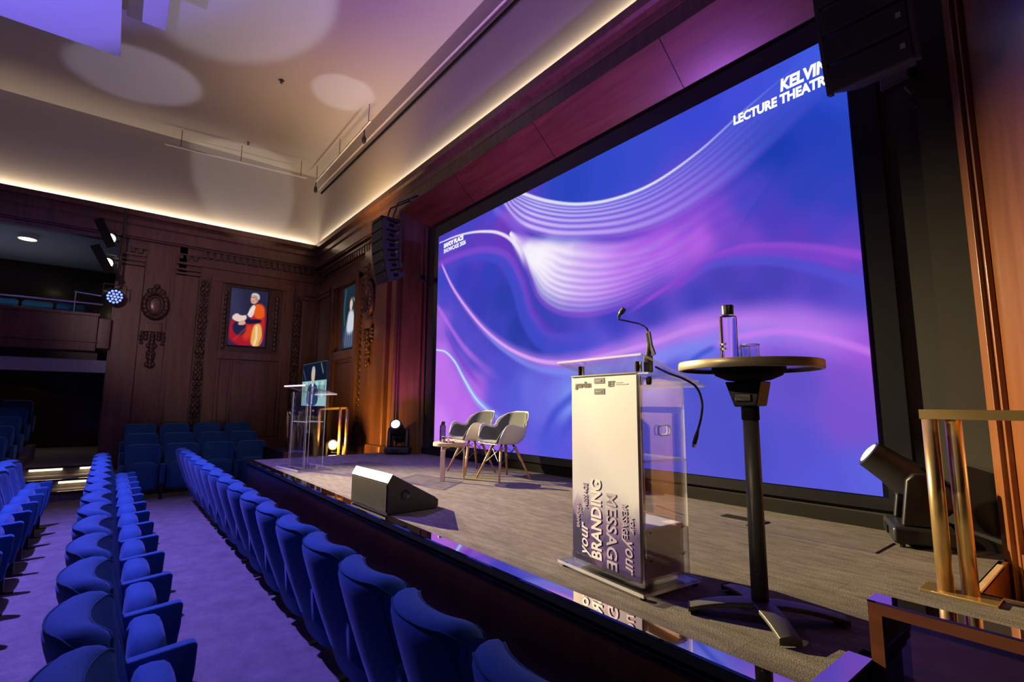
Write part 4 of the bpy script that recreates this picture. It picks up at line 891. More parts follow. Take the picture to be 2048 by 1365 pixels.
# ================================================================== brass rails on stage
def post_rail(name, label, loc, rz, posts, rails, mat='brass', r=0.024, plate=None):
    t = thing(name, label, 'handrail', loc, rz)
    for (x, y, h) in posts: MB().tube([(x, y, 0), (x, y, h)], r, 20).build('post', mat, t, smooth=True)
    for pts in rails: MB().tube(pts, r, sq=True).build('top_rail', mat, t)
    for (x0, x1, y0, y1) in (plate or []): MB().box(x0, x1, y0, y1, 0, 0.012).build('base_plate', mat, t, bevel=0.003)
    return t
post_rail('brass_handrail', 'polished brass handrail beside the stage stair at the right edge', (-0.665, 3.20, S), 0,
    [(0, 0, 0.82), (0.085, 0.02, 0.82)], [[(-0.036, 0, 0.845), (2.0, 0, 0.845)]], r=0.033, plate=[(-0.09, 0.19, -0.07, 0.09)])
post_rail('brass_handrail', 'brass posts with a dark rail, left of stage behind the clear lectern', (-8.84, 3.25, S-0.14), 0,
    [(-0.10, -0.02, 0.93), (0.06, 0.04, 0.93), (-0.62, -0.22, 0.90)], [[(-0.12, -0.02, 0.93), (0.08, 0.04, 0.93)], [(-0.10, -0.02, 0.93), (-0.64, -0.22, 0.90)]], r=0.026)
post_rail('brass_handrail', 'brass handrail further left, beside the wooden side wall', (-10.95, 2.78, 0.58), 0,
    [(0.30, 0.02, 1.02), (0.52, 0.16, 1.02)], [[(0.28, 0.0, 1.02), (0.95, 0.30, 1.02)], [(0.30, 0.02, 0.98), (0.62, 0.22, 0.62)]], r=0.026)
# ================================================================== floor monitor wedge
fm_ = thing('stage_monitor', 'black wedge stage monitor at the front edge of the stage', 'loudspeaker', (-4.15, 1.77, S+0.002), R(1.2))
m = MB(); m.prism([(0.0, 0.0), (0.0, 0.25), (0.035, 0.31), (0.47, 0.075), (0.47, 0.02), (0.44, 0)], -0.36, 0.36, 'x'); b = m.build('cabinet', 'black', fm_, bevel=0.008)
m = MB(); m.box(-0.345, 0.345, -0.006, 0.004, 0.02, 0.235); m.build('rear_panel', 'worn_black', b)
m = MB(); m.add([(-0.35, 0.046, 0.308), (0.35, 0.046, 0.308), (0.35, 0.46, 0.085), (-0.35, 0.46, 0.085)], [(0, 1, 2, 3)]); m.build('front_grille', 'grille', b)
m = MB().add([(-0.362, -0.004, 0.247), (0.362, -0.004, 0.247), (0.362, 0.036, 0.314), (-0.362, 0.036, 0.314)], [(0, 1, 2, 3)]); m.build('top_bevel', 'cabinet', b)
m = MB().lathe([(0.04, 0.0), (0.036, 0.012), (0.02, 0.004)], (0, 0, 0), 20); m.xform(Matrix.Translation((0.36, 0.155, 0.145)) @ Matrix.Rotation(PI/2, 4, 'Y')); m.build('socket', 'rubber', b)

# ================================================================== acrylic lecterns
def sheet(m, pts, t):
    """a thin acrylic sheet from 4 corner points: clear faces (0) and bright edges (1)"""
    p = [Vector(q) for q in pts]; n = (p[1]-p[0]).cross(p[3]-p[0]).normalized()*t
    v = p+[q+n for q in p]; o = len(m.v); m.v += [tuple(q) for q in v]
    k = len(p)
    m.f.append(tuple(o+i for i in range(k))[::-1]); m.m.append(0); m.f.append(tuple(o+k+i for i in range(k))); m.m.append(0)
    for i in range(k): m.f.append((o+i, o+(i+1) % k, o+k+(i+1) % k, o+k+i)); m.m.append(1)
    return m
AC = ['acrylic', 'acrylic_edge']
lc = thing('acrylic_lectern', 'clear acrylic lectern with a white printed front panel beside the tall table', 'lectern', (-1.775, 2.03, S), R(-5.7))
m = MB(); m.prism([(-0.31, -0.06), (0.31, -0.06), (0.31, 0.36), (-0.31, 0.36)], 0.018, 0.034)
m.m = [0, 0, 1, 1, 1, 1]; m.build('base_plate', AC, lc)
for x in (-0.28, 0.28):
    for y in (-0.03, 0.33): MB().lathe([(0.016, 0), (0.016, 0.018)], (x, y, 0), 12).build('foot', 'rubber', lc)
sheet(MB(), [(-0.25, 0.012, 0.034), (0.25, 0.012, 0.034), (0.25, 0.012, 1.03), (-0.25, 0.012, 1.03)], 0.01).build('front_sheet', AC, lc)
for s in (-1, 1): sheet(MB(), [(s*0.245, 0.012, 0.034), (s*0.245, 0.335, 0.034), (s*0.245, 0.335, 1.0), (s*0.245, 0.012, 1.03)], s*0.010).build('side_sheet', AC, lc)
m = MB(); hp = []
for i in range(24):
    an = 2*PI*i/24; hp.append((0.257, 0.175+0.045*math.copysign(abs(math.cos(an))**0.6, math.cos(an)), 0.755+0.025*math.copysign(abs(math.sin(an))**0.6, math.sin(an))))
m.tube(hp+[hp[0], hp[1]], 0.005, 6); m.build('hand_slot', 'acrylic_edge', lc)
sheet(MB(), [(-0.24, 0.03, 0.60), (0.24, 0.03, 0.60), (0.24, 0.33, 0.60), (-0.24, 0.33, 0.60)], 0.012).build('inner_shelf', AC, lc)
sheet(MB(), [(-0.32, -0.05, 1.115), (0.32, -0.05, 1.115), (0.32, 0.42, 0.975), (-0.32, 0.42, 0.975)], 0.012).build('reading_shelf', AC, lc)
sheet(MB(), [(-0.26, 0.02, 1.03), (0.30, 0.02, 1.03), (0.30, 0.40, 1.00), (-0.26, 0.40, 1.00)], 0.010).build('document_shelf', AC, lc)
for x in (-0.20, 0.23):
    MB().lathe([(0.018, 0), (0.018, 0.05)], (x, 0.03, 1.045), 12).build('standoff', 'chrome', lc)
MB().lathe([(0.022, 0), (0.022, 0.99)], (0.215, 0.04, 0.034), 16).build('front_post', 'chrome', lc)
b = MB().box(-0.235, 0.235, 0.03, 0.325, 0.034, 0.29).build('storage_box', 'frosted', lc, bevel=0.01)
MB().box(0.2355, 0.239, 0.03, 0.325, 0.135, 0.150).box(0.2355, 0.239, 0.03, 0.325, 0.265, 0.28).build('box_rib', 'white', b)
for (y, z) in ((0.07, 0.142), (0.30, 0.142), (0.07, 0.272), (0.30, 0.272)):
    m = MB().lathe([(0.005, 0), (0.005, 0.006)], (0, 0, 0), 8); m.v = [(0.239+p[2], y+p[0], z+p[1]) for p in m.v]; m.build('box_screw', 'print_dark', b)
MB().box(-0.245, 0.245, -0.012, 0.010, 0.034, 0.085).build('front_foot_rail', 'acrylic', lc)
def banner_paint(P):
    col = np.tile(np.array([204., 205., 216.]), (len(P), 1)); Q = P*np.array([0.49, 1.0])
    rr = random.Random(5)
    tone = [(150, 120, 165), (92, 62, 128), (58, 42, 104), (34, 34, 84), (120, 84, 140), (70, 52, 112)]
    den = 1-sstep(0.10, 0.42, P[:, 1])
    blend(col, (70, 52, 110), den)
    for i in range(46):
        x = rr.uniform(-0.02, 0.5); y = rr.uniform(-0.02, 0.36); r = rr.uniform(0.03, 0.075)
        poly = [(x-r*0.6, y), (x+r*0.1, y+r*1.3), (x+r*0.7, y+r*0.6), (x, y-r*0.7)]
        fill(col, Q, poly, tone[rr.randrange(6)], 0.002, 0.55*(1-min(1, max(0, (y-0.05)/0.40))))
    fill(col, Q, [(0, 0), (0.16, 0), (0.0, 0.27)], (28, 26, 62), 0.004, 0.75)
    fill(col, Q, [(0.0, 0.27), (0.09, 0.36), (0.09, 0.30), (0, 0.22)], (130, 100, 150), 0.004, 0.5)
    blend(col, (204, 205, 216), sstep(0.22, 0.43, P[:, 1]))
    return col
bn = art_plane('printed_panel', 150, 300, 0.49, 0.985, banner_paint, 'banner', lc, Matrix.Translation((-0.245, -0.004, 0.055)) @ Matrix.Rotation(PI/2, 4, 'X'))
MB().box(-0.245, 0.245, -0.0035, 0.004, 0.055, 1.04).build('panel_back', 'print_white', bn)
MB().box(-0.245, 0.245, -0.010, 0.010, 1.034, 1.042).build('top_clip', 'steel', lc)
def bt(name, s, x, z, size, mat, rot=0.0, width=None, bold=0.0, shear=0.0): return text_mesh(name, s, size, mat, bn, wall_tm(x, -0.006, z, rot), bold, shear, width=width, extrude=0.0006)
bt('logo_lettering', 'guardian', -0.212, 0.975, 0.046, 'print_dark', 0, 0.128, 0.0012)
tg = MB().box(-0.055, 0.022, -0.0062, -0.0035, 0.993, 1.022).box(-0.055, 0.022, -0.0062, -0.0035, 0.936, 0.966); tg.build('name_block', 'print_slate', bn)
bt('logo_lettering', 'SAVOY', -0.038, 1.003, 0.011, 'print_white', 0, 0.040).location.y = -0.0015; bt('logo_lettering', 'PLACE', -0.038, 0.946, 0.011, 'print_white', 0, 0.040).location.y = -0.0015
bt('logo_lettering', 'IET', 0.050, 0.975, 0.040, 'print_dark', 0, 0.045, 0.001)
MB().box(0.100, 0.150, -0.006, -0.0035, 0.992, 0.995).box(0.100, 0.190, -0.006, -0.0035, 0.983, 0.986).build('logo_small_print', 'print_mid', bn)
UPW = PI/2; DNW = -PI/2
bt('slogan_lettering', 'BRANDING', -0.018, 0.085, 0.105, 'print_white', UPW, 0.40, 0.003)
bt('slogan_lettering', 'your', -0.120, 0.090, 0.10, 'print_white', UPW, 0.17, 0.001, 0.2)
bt('slogan_lettering', 'MESSAGE', 0.024, 0.44, 0.100, 'print_lilac', DNW, 0.37, 0.002)
bt('slogan_lettering', 'your', 0.152, 0.235, 0.10, 'print_lilac', DNW, 0.165, 0.001, 0.2)
bt('slogan_lettering', 'MESSAGE', 0.130, 0.40, 0.055, 'print_lilac', DNW, 0.16, 0.001)
bt('slogan_lettering', 'your', 0.185, 0.345, 0.05, 'print_lilac', DNW, 0.08, 0.0005, 0.2)
bt('slogan_lettering', 'BRANDING', -0.185, 0.22, 0.032, 'print_lilac', UPW, 0.125, 0.0005)
bt('slogan_lettering', 'your', -0.168, 0.29, 0.03, 'print_lilac', UPW, 0.05)
bt('slogan_lettering', 'MESSAGE', -0.120, 0.33, 0.048, 'print_lilac', UPW, 0.13, 0.0005)
# microphones on the lectern
mc = thing('gooseneck_microphone', 'upright gooseneck microphone clamped to the lectern corner', 'microphone', (-1.50, 2.06, S+1.02))
MB().box(-0.016, 0.016, -0.02, 0.02, 0.02, 0.105).build('clamp', 'black', mc, bevel=0.006); MB().lathe([(0.010, -0.04), (0.014, -0.03), (0.014, 0.0)], (0, 0, 0), 12).build('clamp_screw', 'rubber', mc)
MB().tube([(0.0, 0, 0.10), (0.012, 0, 0.16), (0.002, 0, 0.215)], 0.013).build('swivel', 'black', mc); MB().tube([(0.035, 0, 0.105), (0.018, 0, 0.15), (0.006, 0, 0.22)], 0.011).build('holder', 'steel', mc)
MB().tube(smooth_line([(0.004, 0, 0.215), (0.0, 0, 0.235), (-0.035, 0, 0.262), (-0.10, 0, 0.285), (-0.178, 0, 0.308)], 16), 0.0045, 8).build('gooseneck', 'chrome', mc)
MB().tube([(-0.178, 0, 0.308), (-0.180, 0, 0.322), (-0.168, 0, 0.338)], [0.005, 0.007, 0.009], 10).build('capsule_stem', 'black', mc)
MB().tube([(-0.170, 0, 0.336), (-0.160, 0, 0.345), (-0.142, 0, 0.360)], [0.010, 0.014, 0.013], 12).build('windshield', 'rubber', mc)
m2 = thing('gooseneck_microphone', 'drooping gooseneck microphone hanging over the right side of the lectern', 'microphone', (-1.47, 2.10, S+1.00))
MB().tube(smooth_line([(-0.02, 0, 0.07), (0.04, 0.03, 0.035), (0.11, 0.05, 0.005), (0.155, 0.07, -0.03), (0.178, 0.08, -0.10), (0.172, 0.08, -0.17), (0.15, 0.08, -0.24)], 30), 0.0055, 8).build('gooseneck', 'rubber', m2)
MB().tube([(0.152, 0.08, -0.235), (0.142, 0.08, -0.265), (0.128, 0.08, -0.305)], [0.006, 0.010, 0.010], 12).build('capsule', 'black', m2); MB().tube([(0.130, 0.08, -0.300), (0.125, 0.08, -0.316)], [0.011, 0.008], 12).build('tip', 'chrome', m2)
# plain lectern at stage left
l2 = thing('acrylic_lectern', 'plain see-through acrylic lectern at the far left of the stage', 'lectern', (-7.10, 2.00, S), R(8))
m = MB(); m.prism([(-0.34, -0.12), (0.34, -0.12), (0.34, 0.34), (-0.34, 0.34)], 0.012, 0.03); m.m = [0, 0, 1, 1, 1, 1]; m.build('base_plate', AC, l2)
for x in (-0.3, 0.3):
    for y in (-0.09, 0.3): MB().lathe([(0.016, 0), (0.016, 0.014)], (x, y, 0), 10).build('foot', 'brass', l2)
sheet(MB(), [(-0.22, 0.0, 0.03), (0.22, 0.0, 0.03), (0.22, 0.0, 1.03), (-0.22, 0.0, 1.03)], 0.012).build('front_sheet', AC, l2)
for s in (-1, 1): sheet(MB(), [(s*0.215, 0.012, 0.03), (s*0.215, 0.26, 0.03), (s*0.215, 0.26, 1.0), (s*0.215, 0.012, 1.03)], s*0.012).build('side_sheet', AC, l2)
sheet(MB(), [(-0.20, 0.02, 0.62), (0.20, 0.02, 0.62), (0.20, 0.25, 0.62), (-0.20, 0.25, 0.62)], 0.012).build('inner_shelf', AC, l2)
sheet(MB(), [(-0.33, -0.08, 1.10), (0.33, -0.08, 1.10), (0.33, 0.36, 0.99), (-0.33, 0.36, 0.99)], 0.016).build('reading_shelf', AC, l2)
MB().box(-0.33, 0.33, -0.084, -0.078, 1.096, 1.116).build('shelf_edge', 'acrylic_edge', l2)

# ================================================================== tall round table
tb = thing('poseur_table', 'tall round black table on a cross foot, nearest the camera on stage', 'table', (-1.067, 2.184, S))
MB().lathe([(0.255, 1.045), (0.278, 1.047), (0.278, 1.066), (0.2, 1.068)], (0, 0, 0), 64).build('tabletop', 'tableshine', tb)
m = MB(); prof = [(0.276, 1.034), (0.289, 1.034), (0.292, 1.037), (0.292, 1.068), (0.289, 1.071), (0.276, 1.070)]; m.lathe(prof, (0, 0, 0), 64); m.f = [q for q in m.f if len(q) == 4]; m.m = [0]*len(m.f)
autosmooth(m.build('rim', 'champagne', tb), 50)
autosmooth(MB().lathe([(0.045, 0.985), (0.09, 0.992), (0.135, 1.012), (0.150, 1.034), (0.150, 1.046)], (0, 0, 0), 40).build('underplate', 'matt_black', tb), 50)
m = MB(); m.prism([(-0.085, 0.985), (0.075, 0.985), (0.052, 0.88), (-0.046, 0.875)], -0.05, 0.05, 'y'); m.build('hinge_bracket', 'black', tb, bevel=0.006)
MB().box(-0.035, 0.035, -0.062, 0.062, 0.90, 0.93).build('hinge_bolt', 'graphite', tb, bevel=0.004)
MB().lathe([(0.036, 0.82), (0.036, 0.885)], (0, 0, 0), 24, sx=1).build('collar', 'matt_black', tb)
MB().lathe([(0.034, 0.06), (0.032, 0.83)], (0, 0, 0), 24).build('pole', 'graphite', tb, smooth=True)
MB().lathe([(0.004, 0), (0.004, 0.004)], (0, 0, 0), 8).xform(Matrix.Translation((0.012, -0.033, 0.19)) @ Matrix.Rotation(PI/2, 4, 'X')).build('screw', 'steel', tb)
for k, (an, ln) in enumerate(((R(213), 0.285), (R(44), 0.325), (R(-40), 0.235), (R(139), 0.325))):
    def arm(u, v, an=an, ln=ln):
        r = ln*u; w_ = 0.046-0.008*u; h = 0.030+0.048*(1-u**2.0); th = 0.022
        # closed section around v
        q = [(-w_, h-th), (-w_, h-0.004), (0, h+0.004), (w_, h-0.004), (w_, h-th), (0, h-th-0.002)][int(round(v*6)) % 6]
        return (r*math.cos(an)-q[0]*math.sin(an), r*math.sin(an)+q[0]*math.cos(an), q[1])
    m = MB(); m.grid(lambda u, v: arm(u, v), 12, 6, wrapv=True); m.f.append(tuple(12*6+j for j in range(6))); m.m.append(0)
    a_ = m.build('foot_arm', 'graphite', tb, bevel=0.004)
    MB().lathe([(0.014, 0), (0.014, 0.02)], ((ln-0.03)*math.cos(an), (ln-0.03)*math.sin(an), 0), 10).build('glide', 'rubber', a_)
def bottle(loc, h, r, label, glass, cap, group=None, band=False):
    t = thing('water_bottle', label, 'bottle', loc)
    autosmooth(MB().lathe([(r*0.95, 0), (r, 0.006), (r, h*0.76), (r*0.96, h*0.80), (r*0.68, h*0.825), (r*0.66, h*0.84)], (0, 0, 0), 28).build('body', glass, t), 40)
    autosmooth(MB().lathe([(r*0.68, h*0.84), (r*0.70, h*0.985), (r*0.66, h)], (0, 0, 0), 24).build('cap', cap, t), 40)
    if band:
        m = MB()
        for z in (h*0.22, h*0.30):
            m.grid(lambda u, v, z=z: (r*1.012*math.cos(R(150)+R(130)*u), r*1.012*math.sin(R(150)+R(130)*u), z+v*h*0.035), 12, 1)
        m.build('label_band', 'print_dark', t)
    return t
bottle((-1.130, 2.150, S+1.069), 0.262, 0.037, 'clear water bottle with a dark cap on the tall round table', 'refract', 'black', band=True)
def tumbler(loc, label, group, r=0.038, h=0.075):
    t = thing('drinking_glass', label, 'glass', loc, 0, group)
    autosmooth(MB().lathe([(r*0.85, 0), (r*0.95, 0.004), (r, h*0.35), (r*0.97, h*0.6), (r, h), (r*0.93, h), (r*0.9, h*0.4), (r*0.8, 0.012)], (0, 0, 0), 24).build('bowl', 'refract', t), 50)
    MB().lathe([(r*0.8, 0.0), (r*0.86, 0.006)], (0, 0, 0), 24).build('base', 'acrylic_edge', t)
    m = MB(); m.tube([(r*math.cos(2*PI*i/24), r*math.sin(2*PI*i/24), h) for i in range(25)], 0.0028, 5); m.build('rim', 'acrylic_edge', t)
tumbler((-1.045, 2.165, S+1.069), 'drinking glass standing right of the bottle on the tall round table', 'glasses on the tall table')
tumbler((-1.125, 2.245, S+1.069), 'drinking glass half hidden behind the bottle on the tall round table', 'glasses on the tall table')
ph = tag(MB().box(-0.04, 0.04, -0.02, 0.02, 0, 0.008).build('clicker', 'black', None, bevel=0.003, loc=(-0.90, 2.30, S+1.069)), 'thin black remote lying near the far edge of the tall round table', 'remote')

# ================================================================== stool table and armchairs
sd = thing('side_table', 'low round birch side table with bent legs, left of the armchairs', 'side table', (-5.17, 3.19, S))
MB().lathe([(0.185, 0.385), (0.195, 0.388), (0.195, 0.425), (0.188, 0.43)], (0, 0, 0), 48).build('tabletop', 'birch', sd, bevel=0.003)
for an in (R(-57), R(52), R(175)):
    c, s_ = math.cos(an), math.sin(an); m = MB()
    path = smooth_line([(0.06, 0.375), (0.13, 0.374), (0.158, 0.360), (0.170, 0.325), (0.173, 0.20), (0.175, 0.0)], 18)
    for i in range(len(path)):
        p = path[i]; t_ = path[min(i+1, len(path)-1)]-path[max(i-1, 0)]; t_ = t_/np.linalg.norm(t_); n_ = np.array([-t_[1], t_[0]])*0.011
        for (o_, wv) in ((n_, -0.026), (n_, 0.026), (-n_, 0.026), (-n_, -0.026)):
            q = p+o_; m.v.append((q[0]*c-wv*s_, q[0]*s_+wv*c, max(0, q[1])))
    for i in range(len(path)-1):
        for k in range(4): m.f.append((i*4+k, i*4+(k+1) % 4, (i+1)*4+(k+1) % 4, (i+1)*4+k)); m.m.append(0)
    m.f += [(0, 1, 2, 3), tuple(range(len(path)*4-4, len(path)*4))]; m.m += [0, 0]
    m.build('leg', 'birch', sd, bevel=0.002)
bottle((-5.235, 3.13, S+0.43), 0.24, 0.036, 'dark-capped water bottle on the low birch side table', 'darkglass', 'black')
tumbler((-5.13, 3.10, S+0.43), 'drinking glass on the birch side table, nearer the bottle', 'glasses on the side table', 0.036, 0.068)
tumbler((-5.075, 3.16, S+0.43), 'drinking glass on the birch side table, nearer the armchair', 'glasses on the side table', 0.036, 0.068)
def shell_pt(u, v):
    """armchair bucket: v 0 front edge .. 1 top of back; u -1..1 across. faces +y"""
    yc = np.interp(v, [0, .08, .2, .4, .52, .62, .75, 1.0], [0.225, 0.215, 0.15, 0.0, -0.10, -0.165, -0.20, -0.27])
    zc = np.interp(v, [0, .08, .2, .4, .52, .62, .75, 1.0], [0.415, 0.425, 0.43, 0.415, 0.425, 0.475, 0.57, 0.80])
    hw = np.interp(v, [0, .15, .35, .6, .8, 1.0], [0.21, 0.25, 0.295, 0.31, 0.29, 0.19])
    rise = np.interp(v, [0, .06, .14, .22, .32, .6, .8, .92, 1.0], [0.0, 0.03, 0.14, 0.215, 0.235, 0.175, 0.10, 0.03, -0.03])
    fwd = np.interp(v, [0, .5, .7, 1.0], [0.0, 0.03, 0.09, 0.05])
    a = abs(u); e = max(0.0, (a-0.45)/0.55)
    x = math.copysign(hw*(1-(1-a)**1.15 if a < 1 else 1), u)
    return Vector((x, yc+fwd*e**1.6, zc+rise*e**1.5))
def make_armchair(label, loc, rz):
    t = thing('shell_armchair', label, 'chair', loc, rz, 'white shell armchairs on stage')
    NU, NV = 28, 26
    m = MB(); m.grid(lambda i, j: shell_pt(-1+2*i, j), NU, NV)
    o = m.build('shell', 'shell', t, smooth=True); sm = o.modifiers.new('thick', 'SOLIDIFY'); sm.thickness = 0.014; sm.offset = 1
    ss = o.modifiers.new('smooth', 'SUBSURF'); ss.levels = 1; ss.render_levels = 1
    m = MB(); m.grid(lambda i, j: shell_pt((-1+2*i)*0.93, 0.035+0.945*j), NU, NV)
    # lift the pad off the shell along its normals
    o = m.build('seat_pad', 'felt', t, smooth=True); sm = o.modifiers.new('thick', 'SOLIDIFY'); sm.thickness = 0.026; sm.offset = -1
    ss = o.modifiers.new('smooth', 'SUBSURF'); ss.levels = 1; ss.render_levels = 1
    for sx in (-1, 1):
        for (y0, y1) in ((0.10, 0.225), (-0.10, -0.225)):
            MB().tube([(sx*0.09, y0, 0.38), (sx*0.235, y1, 0.0)], [0.018, 0.011], 12).build('leg', 'beech', t, smooth=True)
            MB().tube([(sx*0.075, y0*0.8, 0.41), (sx*0.10, y0*1.1, 0.345)], 0.012, 8).build('leg_socket', 'matt_black', t)
    m = MB()
    for (a_, b_) in (((-1, 1), (1, 1)), ((1, 1), (1, -1)), ((1, -1), (-1, -1)), ((-1, -1), (-1, 1))):
        p = lambda q, z: Vector((q[0]*np.interp(z, [0, .38], [.235, .09]), q[1]*np.interp(z, [0, .38], [.225, .10]), z))
        m.tube([p(a_, 0.17), p(b_, 0.37)], 0.0035, 6); m.tube([p(b_, 0.17), p(a_, 0.37)], 0.0035, 6)
    m.build('wire_brace', 'seatmetal', t)
    return t
make_armchair('white shell armchair with grey-green padding, right of the pair, nearer the lectern', (-4.83, 3.735, S), R(178))
make_armchair('white shell armchair with grey-green padding, left of the pair, beside the side table', (-5.54, 3.755, S), R(176))
# floor plates on the stage carpet
for (x, y, w_, d_, lab) in ((-2.02, 3.95, 0.34, 0.10, 'small dark floor box flap in the stage carpet, nearer the screen'), (-1.86, 3.78, 0.10, 0.06, 'tiny dark socket in the stage carpet in front of the floor flap')):
    tag(MB().box(-w_/2, w_/2, -d_/2, d_/2, 0, 0.006).build('cable_hatch', 'matt_black', loc=(x, y, S)), lab, 'cable hatch')
for (a_, b_, mt, lab) in (((-2.06, 3.67), (-1.085, 3.69), 'steel', 'thin bright metal seam strip across the carpet behind the tall table'), ((-1.085, 3.69), (-1.085, 4.05), 'matt_black', 'short dark seam in the carpet in front of the right moving head'), ((-2.75, 3.83), (-2.38, 3.69), 'matt_black', 'dark carpet seam seen through the printed lectern')):
    a2 = Vector(a_); v2 = Vector(b_)-a2; o_ = MB().box(0, v2.length, -0.004, 0.004, 0, 0.004).build('seam_strip', mt, loc=(a_[0], a_[1], S)); o_.rotation_euler.z = math.atan2(v2.y, v2.x); tag(o_, lab, 'seam strip')
# ================================================================== auditorium seats
def backrest():
    m = MB(); NU = 22; sec = []
    # section (y, z): rear surface up, rolled top, front surface down
    sec = [(-0.10, 0.18), (-0.17, 0.35), (-0.250, 0.55), (-0.318, 0.75), (-0.352, 0.86), (-0.362, 0.905), (-0.356, 0.938), (-0.332, 0.958), (-0.295, 0.965), (-0.255, 0.958), (-0.228, 0.935), (-0.216, 0.89), (-0.206, 0.82), (-0.18, 0.70), (-0.15, 0.58), (-0.10, 0.44), (-0.065, 0.34), (-0.05, 0.18)]
    def pt(u, j):
        a = -1+2*u; y, z = sec[j]; aa = abs(a)
        wd = 0.268-0.015*max(0, (0.75-z)/0.55)
        # corners: shoulders drop and the thickness closes at the sides
        drop = 0.05*max(0, (aa-0.72)/0.28)**2.2 if z > 0.7 else 0.0
        yc = np.interp(z, [0.18, 0.35, 0.55, 0.75, 0.9, 0.98], [-0.075, -0.115, -0.20, -0.255, -0.288, -0.295])
        k = 1-0.40*max(0, (aa-0.84)/0.16)**2
        return (a*wd, yc+(y-yc)*k+0.095*aa**2.3*np.interp(z, [0.2, 0.6], [0.3, 1]), z-drop)
    n = len(sec); m.v = [pt(i/NU, j) for i in range(NU+1) for j in range(n)]
    for i in range(NU):
        for j in range(n): m.f.append((i*n+j, i*n+(j+1) % n, (i+1)*n+(j+1) % n, (i+1)*n+j)); m.m.append(0)
    m.f += [tuple(range(n)), tuple(range(NU*n, NU*n+n))[::-1]]; m.m += [0, 0]
    return m, sec, pt
def make_seat(name, label, group, loc, rz):
    t = thing(name, label, 'seat', loc, rz, group)
    m, sec, pt = backrest(); o = m.build('backrest', 'velvet', t, smooth=True); autosmooth(o, 70)
    p = MB()
    for j in (6, 10):
        p.tube([Vector(pt(i/22, j))+Vector((0, -0.001 if j == 6 else 0.001, 0.002)) for i in range(23)], 0.0045, 6)
    for u in (0.045, 0.955):
        p.tube([Vector(pt(u, j)) for j in range(2, 7)], 0.0045, 6)
    pi_ = p.build('piping', 'seam', o, smooth=True)
    # tip-up seat, folded against the back
    m = MB(); NU = 16
    def cs(i, j):
        a = -1+2*i/NU; aa = abs(a); th = 2*PI*j/20; c_, s_ = math.cos(th), math.sin(th)
        yy = 0.085+0.085*math.copysign(abs(c_)**0.55, c_); zz = 0.40+0.255*math.copysign(abs(s_)**0.45, s_)
        top = 1-0.30*max(0, (aa-0.35)/0.65)**2.4
        zz = 0.40+(zz-0.40)*(top if zz > 0.40 else 1-0.15*aa**3); yy = 0.085+(yy-0.085)*(1-0.45*aa**5)
        return (a*0.232, yy-0.085-0.16*(zz-0.62)*0.35, zz)
    m.v = [cs(i, j) for i in range(NU+1) for j in range(20)]
    for i in range(NU):
        for j in range(20): m.f.append((i*20+j, i*20+(j+1) % 20, (i+1)*20+(j+1) % 20, (i+1)*20+j)); m.m.append(0)
    m.f += [tuple(range(20)), tuple(range(NU*20, NU*20+20))[::-1]]; m.m += [0, 0]
    autosmooth(m.build('seat_cushion', 'velvet', t), 70)
    for s in (-1, 1):
        m = MB(); m.prism([(-0.22, 0.60), (0.165, 0.635), (0.185, 0.62), (0.180, 0.50), (0.150, 0.27), (-0.06, 0.25), (-0.20, 0.40)], s*0.3025-0.032, s*0.3025+0.032, 'x')
        a_ = m.build('armrest', 'velvet', t, bevel=0.018, seg=3); a_['_tag'] = 'left' if s < 0 else 'right'
        m = MB(); m.box(s*0.3025-0.022, s*0.3025+0.022, 0.04, 0.10, 0.0, 0.27); m.box(s*0.3025-0.028, s*0.3025+0.028, -0.02, 0.17, 0, 0.012)
        g = m.build('pedestal', 'seatmetal', t); g['_tag'] = a_['_tag']
    m = MB(); m.box(-0.27, 0.27, -0.02, 0.02, 0.17, 0.22); m.build('cross_beam', 'seatmetal', t)
    return t
PITCH_S = 0.605
proto = make_seat('theatre_seat', 'proto', 'blue seats of the row nearest the stage', (0, 0, 0), 0); remember(proto)
ORD = ['first', 'second', 'third', 'fourth', 'fifth', 'sixth', 'seventh', 'eighth', 'ninth', 'tenth', 'eleventh', 'twelfth', 'thirteenth', 'fourteenth', 'fifteenth', 'sixteenth', 'seventeenth']
used = [False]
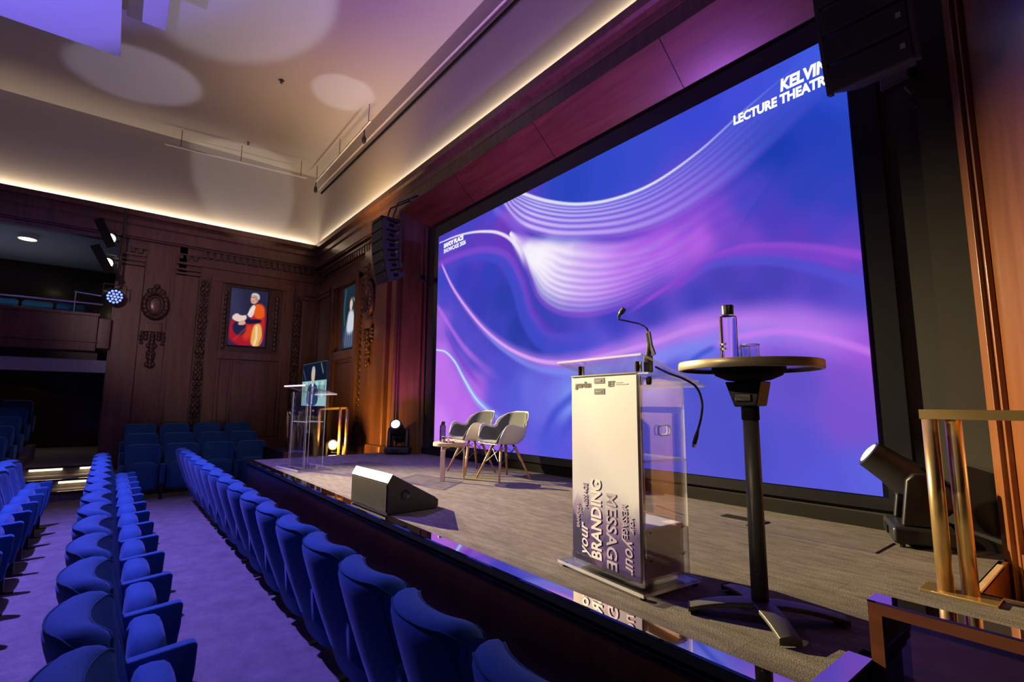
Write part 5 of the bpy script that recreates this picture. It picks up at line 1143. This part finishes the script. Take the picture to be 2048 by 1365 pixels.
def place(loc, rz, label, group, skip=()):
    o = dup(proto, loc, rz, label, group, skip); return o
for k in range(16):
    place((-1.23-PITCH_S*k, 1.30, 0), 0, 'blue velvet seat, %s from the camera end of the row against the stage' % ORD[k], 'blue seats of the row nearest the stage', () if k == 0 else ('right',))
for k in range(14):
    place((-2.00-PITCH_S*k, 0.235, 0), 0, 'blue velvet seat, %s from the camera end of the middle row' % ORD[k], 'blue seats of the middle row', () if k == 0 else ('right',))
for k in range(9):
    place((-9.36+PITCH_S*k, -0.72, 0), 0, 'blue velvet seat, %s from the far end of the leftmost row' % ORD[k], 'blue seats of the leftmost row', () if k == 0 else ('left',))
rown = ['front', 'second', 'back']
for r_ in range(3):
    for k in range(4):
        place((-11.42-0.83*r_, 0.555+PITCH_S*k, 0.16*r_), R(-90), 'dark blue seat, %s from the aisle in the %s tier under the panelled side wall' % (ORD[k], rown[r_]), 'tiered seats under the side wall', () if k == 0 else ('right',))
rown2 = ['lowest', 'second', 'third', 'fourth', 'topmost']
for r_ in range(5):
    z_ = [0.16, 0.32, 0.48, 0.64, 0.80][r_]; x_ = [-12.25, -13.0, -13.85, -14.66, -15.47][r_]
    if r_ == 2: x_ = -13.80
    for k in range(3 if r_ < 4 else 2):
        place((x_, -1.62-PITCH_S*k, z_), R(-90), 'dark blue seat, %s from the aisle in the %s tier under the gallery' % (ORD[k], rown2[r_]), 'tiered seats under the gallery', () if k == 2 else ('right',))
for r_ in range(2):
    for k in range(3):
        place((-15.2-0.9*r_, -0.95-PITCH_S*k, 2.82+0.36*r_), R(-90), 'dark seat in the gallery, %s from the right in its %s row' % (ORD[k], 'front' if r_ == 0 else 'rear'), 'dark seats up in the gallery', ('right',))
struct(MB().box(-18.7, -15.65, YB, -0.3, 2.82, 3.18).build('floor_balcony_tier', 'floor_carpet'))
for ch in KIDS[proto.name]:
    for g in KIDS.get(ch.name, []): bpy.data.objects.remove(g)
    bpy.data.objects.remove(ch)
bpy.data.objects.remove(proto)
